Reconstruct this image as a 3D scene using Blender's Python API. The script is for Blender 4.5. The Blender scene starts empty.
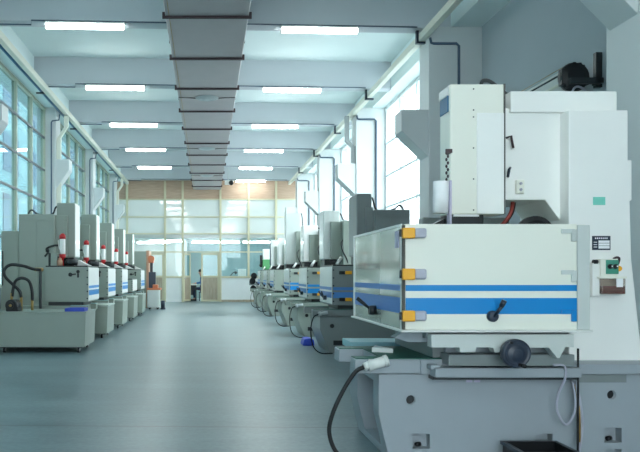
import bpy, bmesh, math, random
from mathutils import Vector, Matrix
random.seed(7)
C = bpy.context.scene.collection
PI = math.pi
F, CX, CY, EYE = 700.0, 207.0, 274.0, 1.2     # focal length in px, vanishing point, eye height


def W(px, py, s):
    """photo pixel at scale s px/m -> (x, z)"""
    return ((px - CX) / s, EYE + (CY - py) / s)


# ------------------------------------------------------------------ materials
def lin(c):
    return tuple(((v / 255.0) / 12.92 if v / 255.0 <= 0.04045 else ((v / 255.0 + 0.055) / 1.055) ** 2.4) for v in c) + (1.0,)


def mat(name, rgb, rough=0.45, metal=0.0, var=0.06, scale=6.0, bump=0.02, coat=0.0, spec=0.5):
    m = bpy.data.materials.new(name)
    m.use_nodes = True
    nt = m.node_tree
    b = nt.nodes['Principled BSDF']
    tc = nt.nodes.new('ShaderNodeTexCoord')
    no = nt.nodes.new('ShaderNodeTexNoise')
    no.inputs['Scale'].default_value = scale
    no.inputs['Detail'].default_value = 5
    nt.links.new(tc.outputs['Object'], no.inputs['Vector'])
    mx = nt.nodes.new('ShaderNodeMix')
    mx.data_type = 'RGBA'
    c = lin(rgb)
    mx.inputs['A'].default_value = tuple(v * (1 - var) for v in c[:3]) + (1,)
    mx.inputs['B'].default_value = tuple(min(1, v * (1 + var)) for v in c[:3]) + (1,)
    nt.links.new(no.outputs['Fac'], mx.inputs['Factor'])
    nt.links.new(mx.outputs['Result'], b.inputs['Base Color'])
    b.inputs['Roughness'].default_value = rough
    b.inputs['Metallic'].default_value = metal
    b.inputs['Coat Weight'].default_value = coat
    b.inputs['Specular IOR Level'].default_value = spec
    if bump:
        n2 = nt.nodes.new('ShaderNodeTexNoise')
        n2.inputs['Scale'].default_value = scale * 12
        nt.links.new(tc.outputs['Object'], n2.inputs['Vector'])
        bp = nt.nodes.new('ShaderNodeBump')
        bp.inputs['Strength'].default_value = bump * 4
        bp.inputs['Distance'].default_value = 0.002
        nt.links.new(n2.outputs['Fac'], bp.inputs['Height'])
        nt.links.new(bp.outputs['Normal'], b.inputs['Normal'])
    return m


def emit(name, rgb, strength):
    m = bpy.data.materials.new(name)
    m.use_nodes = True
    nt = m.node_tree
    for n in list(nt.nodes):
        nt.nodes.remove(n)
    o = nt.nodes.new('ShaderNodeOutputMaterial')
    e = nt.nodes.new('ShaderNodeEmission')
    e.inputs['Color'].default_value = rgb + (1,)
    e.inputs['Strength'].default_value = strength
    nt.links.new(e.outputs[0], o.inputs['Surface'])
    return m


def glass(name, tint, diffuse=0.0, dcol=(200, 215, 215), rough=0.02, refl=1.0):
    m = bpy.data.materials.new(name)
    m.use_nodes = True
    nt = m.node_tree
    for n in list(nt.nodes):
        nt.nodes.remove(n)
    o = nt.nodes.new('ShaderNodeOutputMaterial')
    t = nt.nodes.new('ShaderNodeBsdfTransparent')
    t.inputs['Color'].default_value = tint + (1,)
    body = t.outputs[0]
    if diffuse > 0:
        d = nt.nodes.new('ShaderNodeBsdfDiffuse')
        d.inputs['Color'].default_value = lin(dcol)
        tl = nt.nodes.new('ShaderNodeBsdfTranslucent')
        tl.inputs['Color'].default_value = lin(dcol)
        m0 = nt.nodes.new('ShaderNodeMixShader')
        m0.inputs[0].default_value = 0.3
        nt.links.new(d.outputs[0], m0.inputs[1])
        nt.links.new(tl.outputs[0], m0.inputs[2])
        m1 = nt.nodes.new('ShaderNodeMixShader')
        m1.inputs[0].default_value = diffuse
        nt.links.new(body, m1.inputs[1])
        nt.links.new(m0.outputs[0], m1.inputs[2])
        body = m1.outputs[0]
    g = nt.nodes.new('ShaderNodeBsdfGlossy')
    g.inputs['Roughness'].default_value = rough
    lw = nt.nodes.new('ShaderNodeLayerWeight')
    lw.inputs['Blend'].default_value = 0.5
    pw = nt.nodes.new('ShaderNodeMath')
    pw.operation = 'POWER'
    pw.inputs[1].default_value = 5.0
    nt.links.new(lw.outputs['Facing'], pw.inputs[0])
    mu = nt.nodes.new('ShaderNodeMath')
    mu.operation = 'MULTIPLY_ADD'
    mu.inputs[1].default_value = 0.9
    mu.inputs[2].default_value = 0.04 * refl
    nt.links.new(pw.outputs[0], mu.inputs[0])
    mxs = nt.nodes.new('ShaderNodeMixShader')
    nt.links.new(mu.outputs[0], mxs.inputs[0])
    nt.links.new(body, mxs.inputs[1])
    nt.links.new(g.outputs[0], mxs.inputs[2])
    nt.links.new(mxs.outputs[0], o.inputs['Surface'])
    return m


def floor_mat():
    m = mat('floor_paint', (128, 146, 154), rough=0.3, bump=0)
    nt = m.node_tree
    b = nt.nodes['Principled BSDF']
    tc = nt.nodes.new('ShaderNodeTexCoord')
    mp = nt.nodes.new('ShaderNodeMapping')
    mp.inputs['Scale'].default_value = (0.35, 1.3, 1)
    nt.links.new(tc.outputs['Object'], mp.inputs['Vector'])
    n1 = nt.nodes.new('ShaderNodeTexNoise')
    n1.inputs['Scale'].default_value = 1.6
    n1.inputs['Detail'].default_value = 4
    n1.inputs['Roughness'].default_value = 0.65
    nt.links.new(mp.outputs[0], n1.inputs['Vector'])
    n2 = nt.nodes.new('ShaderNodeTexNoise')
    n2.inputs['Scale'].default_value = 24
    n2.inputs['Detail'].default_value = 6
    nt.links.new(tc.outputs['Object'], n2.inputs['Vector'])
    r1 = nt.nodes.new('ShaderNodeValToRGB')
    r1.color_ramp.elements[0].position = 0.33
    r1.color_ramp.elements[0].color = lin((97, 117, 124))
    r1.color_ramp.elements[1].position = 0.68
    r1.color_ramp.elements[1].color = lin((126, 146, 150))
    nt.links.new(n1.outputs['Fac'], r1.inputs[0])
    m1 = nt.nodes.new('ShaderNodeMix')
    m1.data_type = 'RGBA'
    m1.blend_type = 'OVERLAY'
    m1.inputs['Factor'].default_value = 0.3
    nt.links.new(r1.outputs[0], m1.inputs['A'])
    nt.links.new(n2.outputs['Fac'], m1.inputs['B'])
    # saw-cut joint across the aisle
    sx = nt.nodes.new('ShaderNodeSeparateXYZ')
    nt.links.new(tc.outputs['Object'], sx.inputs[0])
    a = nt.nodes.new('ShaderNodeMath'); a.operation = 'MULTIPLY_ADD'
    a.inputs[1].default_value = 0.03; a.inputs[2].default_value = -5.50
    nt.links.new(sx.outputs['X'], a.inputs[0])
    s = nt.nodes.new('ShaderNodeMath'); s.operation = 'ADD'
    nt.links.new(a.outputs[0], s.inputs[0]); nt.links.new(sx.outputs['Y'], s.inputs[1])
    ab = nt.nodes.new('ShaderNodeMath'); ab.operation = 'ABSOLUTE'
    nt.links.new(s.outputs[0], ab.inputs[0])
    lt = nt.nodes.new('ShaderNodeMath'); lt.operation = 'LESS_THAN'; lt.inputs[1].default_value = 0.011
    nt.links.new(ab.outputs[0], lt.inputs[0])
    m2 = nt.nodes.new('ShaderNodeMix'); m2.data_type = 'RGBA'
    m2.inputs['B'].default_value = lin((92, 98, 96))
    nt.links.new(lt.outputs[0], m2.inputs['Factor'])
    nt.links.new(m1.outputs['Result'], m2.inputs['A'])
    nt.links.new(m2.outputs['Result'], b.inputs['Base Color'])
    rr = nt.nodes.new('ShaderNodeMapRange')
    rr.inputs['To Min'].default_value = 0.24
    rr.inputs['To Max'].default_value = 0.44
    nt.links.new(n1.outputs['Fac'], rr.inputs['Value'])
    nt.links.new(rr.outputs[0], b.inputs['Roughness'])
    return m


def wood_mat(name, a, bcol, scale=(1, 1, 14)):
    m = mat(name, a, rough=0.6)
    nt = m.node_tree
    b = nt.nodes['Principled BSDF']
    tc = nt.nodes.new('ShaderNodeTexCoord')
    mp = nt.nodes.new('ShaderNodeMapping')
    mp.inputs['Scale'].default_value = scale
    nt.links.new(tc.outputs['Object'], mp.inputs['Vector'])
    n = nt.nodes.new('ShaderNodeTexNoise')
    n.inputs['Scale'].default_value = 2.5
    n.inputs['Detail'].default_value = 6
    nt.links.new(mp.outputs[0], n.inputs['Vector'])
    r = nt.nodes.new('ShaderNodeValToRGB')
    r.color_ramp.elements[0].position = 0.35
    r.color_ramp.elements[0].color = lin(a)
    r.color_ramp.elements[1].position = 0.65
    r.color_ramp.elements[1].color = lin(bcol)
    nt.links.new(n.outputs['Fac'], r.inputs[0])
    nt.links.new(r.outputs[0], b.inputs['Base Color'])
    return m


M = dict(
    floor=floor_mat(),
    ceil=mat('ceiling_paint', (224, 236, 236), 0.8, var=0.03, scale=2),
    beam=mat('beam_grey', (198, 203, 208), 0.8, var=0.03, scale=2),  # greyer and darker than the ceiling and girders
    wall=mat('wall_paint', (176, 183, 188), 0.75, var=0.04, scale=2),
    colm=mat('column_paint', (206, 210, 210), 0.6, var=0.03, scale=2),
    white=mat('white_enamel', (244, 244, 240), 0.32, var=0.03, scale=3, bump=0.006, coat=0.15),
    cream=mat('cream_enamel', (238, 238, 226), 0.32, var=0.03, scale=3, bump=0.006, coat=0.15),
    base=mat('grey_enamel', (154, 162, 168), 0.5, var=0.07, scale=4, bump=0.03),
    mach=mat('grey_green_enamel', (150, 160, 150), 0.4, var=0.05, scale=4, bump=0.01, coat=0.1),
    machl=mat('light_grey_green', (176, 190, 182), 0.4, var=0.05, scale=4, bump=0.01),
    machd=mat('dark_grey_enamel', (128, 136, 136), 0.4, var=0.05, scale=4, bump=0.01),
    head=mat('pale_grey_enamel', (202, 208, 204), 0.4, var=0.03, scale=4, bump=0.01),
    edge=mat('brushed_edge', (225, 226, 222), 0.3, var=0.03),
    door=mat('polished_door', (206, 212, 204), 0.1, metal=0.55, var=0.03, scale=2, bump=0, coat=0.3),
    blue=mat('blue_stripe', (6, 134, 205), 0.35, var=0.03, bump=0),
    blues=mat('muted_blue_stripe', (70, 130, 200), 0.35, var=0.03, bump=0),  # stripe blue with glare (side door) and shade (dark machine) put into the colour
    black=mat('black_plastic', (22, 24, 28), 0.4, var=0.15, bump=0.01),
    rubber=mat('black_rubber', (26, 27, 30), 0.6, var=0.1, bump=0),
    navy=mat('navy_cast', (40, 50, 66), 0.35, var=0.1, bump=0.01),
    dark=mat('dark_steel', (62, 66, 68), 0.4, metal=0.4, var=0.1),
    steel=mat('bare_steel', (190, 196, 198), 0.35, metal=0.35, var=0.06),
    seam=mat('seam_shadow_gap', (86, 84, 80), 0.7, var=0.1),
    green=mat('green_cover', (24, 92, 78), 0.45, var=0.12, bump=0.02),
    teal=mat('pale_teal', (150, 196, 204), 0.5, var=0.05),
    yellow=mat('amber_plastic', (246, 174, 38), 0.35, var=0.04, bump=0),
    grip=mat('grey_grip', (176, 176, 190), 0.4, var=0.05, bump=0),
    duct=mat('galvanised_duct', (182, 173, 174), 0.55, metal=0.0, var=0.08, scale=3, bump=0.06),
    flange=mat('maroon_flange', (66, 48, 52), 0.6, var=0.1),
    redbrown=mat('red_brown_hose', (150, 58, 50), 0.5, var=0.08, bump=0),
    red=mat('red_cap', (200, 40, 44), 0.4, var=0.06, bump=0),
    brass=mat('brass_fitting', (170, 140, 84), 0.35, metal=0.6, var=0.08),
    conduit=mat('blue_grey_pipe', (74, 92, 112), 0.5, var=0.08),
    bluepipe=mat('blue_pipe', (52, 112, 150), 0.45, var=0.08),
    tray=mat('cream_trunking', (222, 222, 208), 0.5, var=0.05),
    mull=mat('cream_mullion', (206, 200, 170), 0.5, var=0.05),
    mullg=mat('grey_green_mullion', (172, 178, 160), 0.5, var=0.05),
    wbar=mat('white_mullion', (222, 228, 230), 0.5, var=0.03),
    dbar=mat('dark_bar', (98, 104, 108), 0.5, var=0.05),
    brown=wood_mat('brown_board', (184, 156, 134), (196, 168, 146), (1, 1, 8)),
    taupe=wood_mat('taupe_panel', (168, 154, 134), (182, 170, 150), (6, 1, 1)),
    paper=mat('white_paper', (244, 244, 246), 0.7, var=0.02, bump=0),
    lav=mat('lavender_strap', (190, 184, 206), 0.6, var=0.03, bump=0),
    mint=mat('mint_label', (122, 208, 190), 0.5, var=0.03, bump=0),
    panelgreen=mat('green_panel', (70, 150, 128), 0.4, var=0.05, bump=0),
    unitgreen=mat('green_enamel', (86, 156, 100), 0.45, var=0.05),
    oil=mat('brown_oil', (96, 34, 30), 0.15, var=0.1, bump=0),
    orange=mat('orange_paint', (206, 122, 84), 0.45, var=0.06),
    orangeb=mat('rust_edge', (196, 152, 126), 0.5, var=0.08),
    bluecloth=mat('royal_blue_plastic', (44, 74, 190), 0.45, var=0.06),
    skin=mat('skin', (206, 160, 132), 0.5, var=0.04, bump=0),
    hair=mat('dark_hair', (24, 22, 24), 0.5, var=0.1),
    shirt=mat('blue_jacket', (64, 112, 172), 0.8, var=0.06),
    trous=mat('navy_trousers', (42, 54, 84), 0.85, var=0.06),
    office=mat('office_teal_wall', (150, 180, 184), 0.8, var=0.03),
    pale=mat('pale_panel', (232, 235, 234), 0.6, var=0.03),
    outwall=mat('outside_render', (136, 160, 164), 0.9, var=0.15, scale=0.6),
    ground=mat('outside_paving', (200, 206, 204), 0.9, var=0.1),
    tube=emit('fluorescent_tube', (0.93, 1.0, 0.97), 16.0),
    tube2=emit('office_tube', (1.0, 1.0, 0.97), 20.0),
    gl_left=glass('tinted_glass', (0.62, 0.74, 0.76), 0.08, (110, 150, 156), 0.03),
    gl_right=glass('clear_glass', (0.94, 0.97, 0.98)),
    gl_back=glass('office_glass', (0.86, 0.93, 0.94)),
    gl_frost=glass('frosted_glass', (0.9, 0.95, 0.95), 0.96, (206, 211, 209), 0.06, 1.6),
    gl_pot=glass('clear_reservoir', (0.9, 0.85, 0.8), 0.15, (220, 210, 200), 0.05),
)


# ------------------------------------------------------------------ mesh helper
class MB:
    def __init__(self):
        self.bm = bmesh.new()
        self.mi = 0

    def _done(self, faces, smooth=False):
        for f in faces:
            f.material_index = self.mi
            f.smooth = smooth

    def box(self, x0, x1, y0, y1, z0, z1, bev=0.0, seg=2):
        if x0 > x1: x0, x1 = x1, x0
        if y0 > y1: y0, y1 = y1, y0
        if z0 > z1: z0, z1 = z1, z0
        return self.prism([(x0, z0), (x1, z0), (x1, z1), (x0, z1)], 'y', y0, y1, bev, seg)

    def prism(self, pts, axis, a0, a1, bev=0.0, seg=2):
        bm = self.bm
        def P(p, a):
            if axis == 'y': return (p[0], a, p[1])
            if axis == 'x': return (a, p[0], p[1])
            return (p[0], p[1], a)
        va = [bm.verts.new(P(p, a0)) for p in pts]
        vb = [bm.verts.new(P(p, a1)) for p in pts]
        fs = [bm.faces.new(va), bm.faces.new(list(reversed(vb)))]
        n = len(pts)
        for i in range(n):
            j = (i + 1) % n
            fs.append(bm.faces.new((va[j], va[i], vb[i], vb[j])))
        bmesh.ops.recalc_face_normals(bm, faces=fs)
        self._done(fs)
        if bev > 0:
            es = list({e for f in fs for e in f.edges})
            r = bmesh.ops.bevel(bm, geom=es, offset=bev, segments=seg, affect='EDGES', profile=0.5, clamp_overlap=True)
            for f in r['faces']:
                f.material_index = self.mi
        return self

    def cyl(self, p0, p1, r, r2=None, n=18, caps=True):
        bm = self.bm
        r2 = r if r2 is None else r2
        p0, p1 = Vector(p0), Vector(p1)
        d = (p1 - p0).normalized()
        a = d.orthogonal().normalized()
        b = d.cross(a)
        A, B = [], []
        for i in range(n):
            t = 2 * PI * i / n
            o = a * math.cos(t) + b * math.sin(t)
            A.append(bm.verts.new(p0 + o * r))
            B.append(bm.verts.new(p1 + o * r2))
        fs = []
        for i in range(n):
            j = (i + 1) % n
            fs.append(bm.faces.new((A[i], A[j], B[j], B[i])))
        self._done(fs, True)
        if caps:
            cs = [bm.faces.new(list(reversed(A))), bm.faces.new(B)]
            self._done(cs)
            fs = fs + cs
        bmesh.ops.recalc_face_normals(bm, faces=fs)
        return self

    def lathe(self, p0, axis, prof, n=24):
        """prof: [(r, h)] along axis from p0"""
        for (ra, ha), (rb, hb) in zip(prof[:-1], prof[1:]):
            pass
        bm = self.bm
        p0, d = Vector(p0), Vector(axis).normalized()
        a = d.orthogonal().normalized()
        b = d.cross(a)
        rings = []
        for r, h in prof:
            if r < 1e-5:
                rings.append([bm.verts.new(p0 + d * h)])
            else:
                rings.append([bm.verts.new(p0 + d * h + (a * math.cos(2 * PI * i / n) + b * math.sin(2 * PI * i / n)) * r) for i in range(n)])
        fs = []
        for A, B in zip(rings[:-1], rings[1:]):
            for i in range(n):
                j = (i + 1) % n
                if len(A) == 1 and len(B) == 1: continue
                if len(A) == 1: fs.append(bm.faces.new((A[0], B[j], B[i])))
                elif len(B) == 1: fs.append(bm.faces.new((A[i], A[j], B[0])))
                else: fs.append(bm.faces.new((A[i], A[j], B[j], B[i])))
        if len(rings[0]) > 1: fs.append(bm.faces.new(list(reversed(rings[0]))))
        if len(rings[-1]) > 1: fs.append(bm.faces.new(rings[-1]))
        bmesh.ops.recalc_face_normals(bm, faces=fs)
        self._done(fs, True)
        for f in fs:
            if abs(f.normal.dot(d)) > .75: f.smooth = False
        return self

    def tube(self, pts, r, n=10, sub=8, curve=True):
        pts = [Vector(p) for p in pts]
        if curve and len(pts) > 2:
            q = [pts[0] * 2 - pts[1]] + pts + [pts[-1] * 2 - pts[-2]]
            out = []
            for i in range(1, len(q) - 2):
                for k in range(sub):
                    t = k / sub
                    out.append(0.5 * ((2 * q[i]) + (-q[i - 1] + q[i + 1]) * t + (2 * q[i - 1] - 5 * q[i] + 4 * q[i + 1] - q[i + 2]) * t * t
                               + (-q[i - 1] + 3 * q[i] - 3 * q[i + 1] + q[i + 2]) * t ** 3))
            out.append(pts[-1])
            pts = out
        bm = self.bm
        rings, a = [], None
        for i, p in enumerate(pts):
            d = (pts[min(i + 1, len(pts) - 1)] - pts[max(i - 1, 0)]).normalized()
            if a is None:
                a = d.orthogonal().normalized()
            else:
                a = (a - d * a.dot(d))
                a = a.normalized() if a.length > 1e-6 else d.orthogonal().normalized()
            b = d.cross(a)
            rings.append([bm.verts.new(p + (a * math.cos(2 * PI * k / n) + b * math.sin(2 * PI * k / n)) * r) for k in range(n)])
        fs = []
        for A, B in zip(rings[:-1], rings[1:]):
            for i in range(n):
                j = (i + 1) % n
                fs.append(bm.faces.new((A[i], A[j], B[j], B[i])))
        self._done(fs, True)
        cs = [bm.faces.new(list(reversed(rings[0]))), bm.faces.new(rings[-1])]
        self._done(cs)
        bmesh.ops.recalc_face_normals(bm, faces=fs + cs)
        return self

    def ball(self, c, r, sx=1, sy=1, sz=1, n=14):
        res = bmesh.ops.create_uvsphere(self.bm, u_segments=n, v_segments=max(6, n // 2), radius=1.0)
        for v in res['verts']:
            v.co = Vector((v.co.x * r * sx + c[0], v.co.y * r * sy + c[1], v.co.z * r * sz + c[2]))
        self._done({f for v in res['verts'] for f in v.link_faces}, True)
        return self

    def build(self, name, mats, parent=None):
        me = bpy.data.meshes.new(name)
        off = Vector((0, 0, 0))
        q = parent
        while q is not None:
            off += q.location
            q = q.parent
        if parent is None:      # origin at the base centre
            xs = [v.co for v in self.bm.verts]
            lo = Vector((min(v.x for v in xs), min(v.y for v in xs), min(v.z for v in xs)))
            hi = Vector((max(v.x for v in xs), max(v.y for v in xs), max(v.z for v in xs)))
            own = Vector(((lo.x + hi.x) / 2, (lo.y + hi.y) / 2, lo.z))
        else:
            own = Vector((0, 0, 0))
        for v in self.bm.verts:
            v.co -= off + own
        self.bm.to_mesh(me)
        self.bm.free()
        o = bpy.data.objects.new(name, me)
        for m in (mats if isinstance(mats, (list, tuple)) else [mats]):
            me.materials.append(m)
        C.objects.link(o)
        o.location = own
        if parent is not None:
            o.parent = parent
        return o


def thing(name, label, cat, loc, group=None):
    o = bpy.data.objects.new(name, None)
    o.empty_display_size = 0.1
    C.objects.link(o)
    o.location = loc
    return tag(o, label, cat, group)


def tag(o, label, cat, group=None):
    o['label'] = label
    o['category'] = cat
    if group:
        o['group'] = group
    return o


def struct(o):
    o['kind'] = 'structure'
    return o


def cut(o, cutters):
    """subtract meshes from o, without operators"""
    tmp = []
    for mb in cutters:
        me = bpy.data.meshes.new('cut')
        off = Vector((0, 0, 0))
        q = o
        while q is not None:
            off += q.location
            q = q.parent
        for v in mb.bm.verts:
            v.co -= off
        mb.bm.to_mesh(me); mb.bm.free()
        c = bpy.data.objects.new('cut', me)
        C.objects.link(c)
        c.parent = o
        tmp.append(c)
        md = o.modifiers.new('b', 'BOOLEAN')
        md.operation = 'DIFFERENCE'
        md.solver = 'EXACT'
        md.object = c
    bpy.context.view_layer.update()
    dg = bpy.context.evaluated_depsgraph_get()
    new = bpy.data.meshes.new_from_object(o.evaluated_get(dg))
    o.modifiers.clear()
    o.data = new
    for c in tmp:
        me = c.data
        bpy.data.objects.remove(c)
        bpy.data.meshes.remove(me)
    return o


ORD = ['nearest', 'second', 'third', 'fourth', 'fifth', 'sixth', 'seventh', 'eighth', 'ninth', 'tenth', 'eleventh']

# ------------------------------------------------------------------ the hall
Y0, YB = -6.0, 30.0
BEAM_Z, CEIL_Z = 5.16, 5.73
XL, XR = -3.9, 4.3
fl = struct(MB().box(-4.6, 4.8, Y0 - .2, 35.2, -.12, 0).build('floor', M['floor']))
fl.data.transform(Matrix.Translation(fl.location)); fl.location = (0, 0, 0)
struct(MB().box(-4.3, 4.6, Y0 - .2, YB + .2, CEIL_Z, CEIL_Z + .15).build('ceiling', M['ceil']))
SK = .05
BEAMS = [11.1 + 3.66 * k for k in range(-4, 6)]
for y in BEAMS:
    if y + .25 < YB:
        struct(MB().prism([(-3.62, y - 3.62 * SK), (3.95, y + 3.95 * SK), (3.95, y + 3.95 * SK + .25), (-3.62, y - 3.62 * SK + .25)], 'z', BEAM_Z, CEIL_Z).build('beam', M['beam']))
# longitudinal girders over the columns
struct(MB().box(-4.3, -3.6, Y0, YB, BEAM_Z, CEIL_Z - .001).build('girder_beam', M['ceil']))
struct(MB().box(3.93, 4.6, Y0, YB, BEAM_Z, CEIL_Z - .001).build('girder_beam', M['ceil']))
COLS = [-5.2, .27, 5.73, 11.2, 16.67, 22.14, 27.6]
for y in COLS:
    c = struct(MB().box(-4.05, -3.6, y, y + .5, 0, BEAM_Z, .012).build('column', M['colm']))
    if y > 2:
        p = [(-3.6, 3.24), (-3.29, 3.68), (-3.29, 3.94), (-3.6, 3.94)]
        cb = MB().prism(p, 'y', y + .03, y + .4, .008).build('corbel', M['colm']); struct(cb)
    c = struct(MB().box(3.55, 4.45, y, y + .5, 0, BEAM_Z, .012).build('column', M['colm']))
    if y > 2:
        p = [(3.55, 3.08), (3.12, 3.5), (3.12, 3.84), (3.55, 3.84)] if y > 6 else [(3.55, 3.34), (3.1, 3.79), (3.1, 4.05), (3.55, 4.05)]
        cb = MB().prism(p, 'y', y + .03, y + .44, .008).build('corbel', M['colm']); struct(cb)

# side walls below the glazing, solid bay behind the nearest machine
wl = MB(); wl.box(-4.1, -3.75, Y0, YB, 0, .95); wl.box(-4.1, -3.9, Y0, .27, .95, BEAM_Z)  # unseen near left bay closed up to cut the light
struct(wl.build('wall_left', M['wall']))
wr = MB()
wr.box(4.2, 4.55, Y0, YB, 0, .95)
struct(MB().box(4.4, 4.55, Y0, 11.2, .951, BEAM_Z).build('wall_right', M['wall']))  # unseen bays nearest the camera also closed to cut the light
struct(wr.build('wall_right', M['wall']))


def window(n, x, y0, y1, z0, z1, ndiv, rows, fm, bm_, gm, side):
    """steel-framed glazing between two columns: frame with mullions, thin transoms, pane"""
    f = MB()
    d = .05
    f.box(x - d, x + d, y0, y0 + .06, z0, z1); f.box(x - d, x + d, y1 - .06, y1, z0, z1)
    f.box(x - d, x + d, y0 + .06, y1 - .06, z0, z0 + .06); f.box(x - d, x + d, y0 + .06, y1 - .06, z1 - .06, z1)
    for k in range(1, ndiv):
        yy = y0 + (y1 - y0) * k / ndiv
        f.box(x - d, x + d, yy - .035, yy + .035, z0 + .06, z1 - .06)
    o = struct(f.build('window_%d' % n, fm))
    g = MB()
    for z in rows:
        g.box(x - side * .055, x - side * .02, y0 + .06, y1 - .06, z - .022, z + .022)
    g.build('transom', bm_, o)
    MB().box(x + side * .0, x + side * .008, y0 + .06, y1 - .06, z0 + .06, z1 - .06).build('pane', gm, o)
    return o


wn = 1
ends = COLS + [YB]
for i in range(len(COLS)):
    a, b = COLS[i] + .5, ends[i + 1]
    if b - a < .5: continue
    nd = 4 if b - a > 4 else 2
    if COLS[i] > 0: window(wn, XL, a, b, .95, BEAM_Z, nd, [1.9, 2.92, 3.66, 4.43], M['mullg'], M['dbar'], M['gl_left'], -1); wn += 1
    if COLS[i] > 6:
        window(wn, XR, a, b, .95, BEAM_Z, nd, [1.95, 2.78, 3.52, 4.28], M['wbar'], M['wbar'], M['gl_right'], 1); wn += 1
# end wall behind the camera; glazed opening added to light the nearest machine
fw = MB()
fw.box(-4.1, -3.0, Y0 - .15, Y0, 0, CEIL_Z); fw.box(3.2, 4.4, Y0 - .15, Y0, 0, CEIL_Z); fw.box(-3.0, 3.2, Y0 - .15, Y0, 4.9, CEIL_Z); fw.box(-3.0, 3.2, Y0 - .15, Y0, 0, .3)
struct(fw.build('wall_front', M['wall']))
fw = MB()
for k in range(6):
    xx = -3.0 + 6.2 * k / 5
    fw.box(xx - .03, xx + .03, Y0 - .1, Y0 - .04, .3, 4.9)
for z in (.34, 1.8, 3.3, 4.86):
    fw.box(-2.97, 3.17, Y0 - .09, Y0 - .05, z - .03, z + .03)
o = struct(fw.build('window_%d' % wn, M['wbar'])); wn += 1
MB().box(-2.97, 3.17, Y0 - .073, Y0 - .067, .35, 4.85).build('pane', M['gl_right'], o)

# ---- back wall
S = F / YB
bx = lambda px: (px - CX) / S
bz = lambda py: EYE + (CY - py) / S
wb = MB()
wb.box(-4.05, 4.5, YB + .02, YB + .1, bz(199.4), CEIL_Z)                  # brown board
wb.mi = 1
wb.box(bx(220.4), 4.5, YB + .02, YB + .1, 0, bz(277))                      # white low panels
wb.box(bx(165), bx(183), YB + .02, YB + .1, 0, bz(277))
wb.box(-4.05, bx(147), YB + .02, YB + .1, 0, bz(277))
struct(wb.build('wall_back', [M['brown'], M['pale']]))
fr = MB()
for px in (127, 182.7, 220.4, 248.6, 276, 300):
    fr.box(bx(px) - .045, bx(px) + .045, YB - .04, YB + .1, 0 if px < 221 else bz(278), bz(181))
fr.box(bx(165) - .045, bx(165) + .045, YB - .04, YB + .1, 0, bz(181))
for py in (199.4, 217, 233.8, 252):
    fr.box(-3.9, 4.3, YB - .03, YB + .09, bz(py) - .024, bz(py) + .024)
fr.box(bx(221), 4.3, YB - .03, YB + .09, bz(277) - .04, bz(277) + .04)
fr.box(bx(165), bx(183), YB - .03, YB + .09, bz(277) - .04, bz(277) + .04)
fr.box(-3.9, bx(147), YB - .03, YB + .09, bz(277) - .04, bz(277) + .04)
o = struct(fr.build('window_%d' % wn, M['mull'])); wn += 1
MB().box(-3.9, 4.3, YB + .03, YB + .04, 2.74, bz(199.4)).build('frosted_pane', M['gl_frost'], o)
g = MB()
g.box(bx(221), 4.3, YB + .03, YB + .04, bz(277), bz(252)); g.box(bx(166), bx(182), YB + .03, YB + .04, bz(277), bz(252))
g.box(-3.9, bx(147), YB + .03, YB + .04, bz(277), bz(252))
g.box(-3.9, 4.3, YB + .03, YB + .04, bz(252), 2.735)
g.build('pane', M['gl_back'], o)
struct(MB().box(bx(221), 4.2, YB - .02, YB + .019, 0, .1).build('baseboard_back', M['taupe']))


def half_glazed_door(n, x0, x1, y, z1, open_=0.0):
    r = struct(bpy.data.objects.new('door_%d' % n, None)); C.objects.link(r)
    r.location = (x0, y, 0)
    w = x1 - x0
    def T(m): return m
    f = MB()
    f.box(x0, x0 + .08, y, y + .05, .02, z1); f.box(x1 - .08, x1, y, y + .05, .02, z1)
    f.box(x0 + .08, x1 - .08, y, y + .05, z1 - .08, z1); f.box(x0 + .08, x1 - .08, y, y + .05, 1.05, 1.13); f.box(x0 + .08, x1 - .08, y, y + .05, .02, .1)
    f.build('door_frame', M['mull'], r)
    MB().box(x0 + .08, x1 - .08, y + .01, y + .04, .1, 1.05).build('door_panel', M['taupe'], r)
    MB().box(x0 + .08, x1 - .08, y + .02, y + .028, 1.13, z1 - .08).build('pane', M['gl_back'], r)
    MB().cyl((x0 + .05, y - .05, 1.02), (x0 + .05, y, 1.02), .02).build('door_handle', M['steel'], r)
    r.rotation_euler = (0, 0, open_)
    return r


half_glazed_door(1, bx(201), bx(219.3), YB + .01, bz(253))
half_glazed_door(2, bx(184), bx(201), YB + .05, bz(253), math.radians(68))
half_glazed_door(3, bx(147.5), bx(164), YB + .01, bz(253))

# ---- office behind the back wall
struct(MB().box(-4.1, 4.5, 34.6, 34.75, 0, 2.72).build('wall_office', M['office']))
struct(MB().box(-1.06, -.98, YB + .12, 34.6, 0, 2.72).build('wall_partition', M['pale']))
struct(MB().box(4.4, 4.5, YB + .12, 34.6, 0, 2.72).build('wall_office_side', M['office']))
struct(MB().box(-4.1, -4.0, YB + .12, 34.6, 0, 2.72).build('wall_office_side', M['pale']))
struct(MB().box(-4.1, 4.5, YB + .11, 34.75, 2.72, 2.85).build('ceiling_office', M['ceil']))
struct(MB().box(-4.0, -1.06, 34.5, 34.6, 0, 2.72).build('wall_office_pale', M['pale']))

# ---- outside
struct(MB().box(-60, -4.35, -40, 70, -.5, -.2).build('ground_outside', M['ground']))
struct(MB().box(4.65, 60, -40, 70, -.5, -.2).build('ground_outside', M['ground']))
ow = MB()
ow.box(-12.5, -10.5, -20, 70, 2.4, 15); ow.mi = 1; ow.box(-12.4, -10.42, -20, 70, -.2, 2.4); ow.mi = 2
for k in range(16):
    for zz in (3.4, 6.6, 9.8):
        ow.box(-10.52, -10.46, -18 + k * 5.4, -15 + k * 5.4, zz, zz + 2)
struct(ow.build('wall_outside', [M['outwall'], M['pale'], M['conduit']]))

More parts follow.
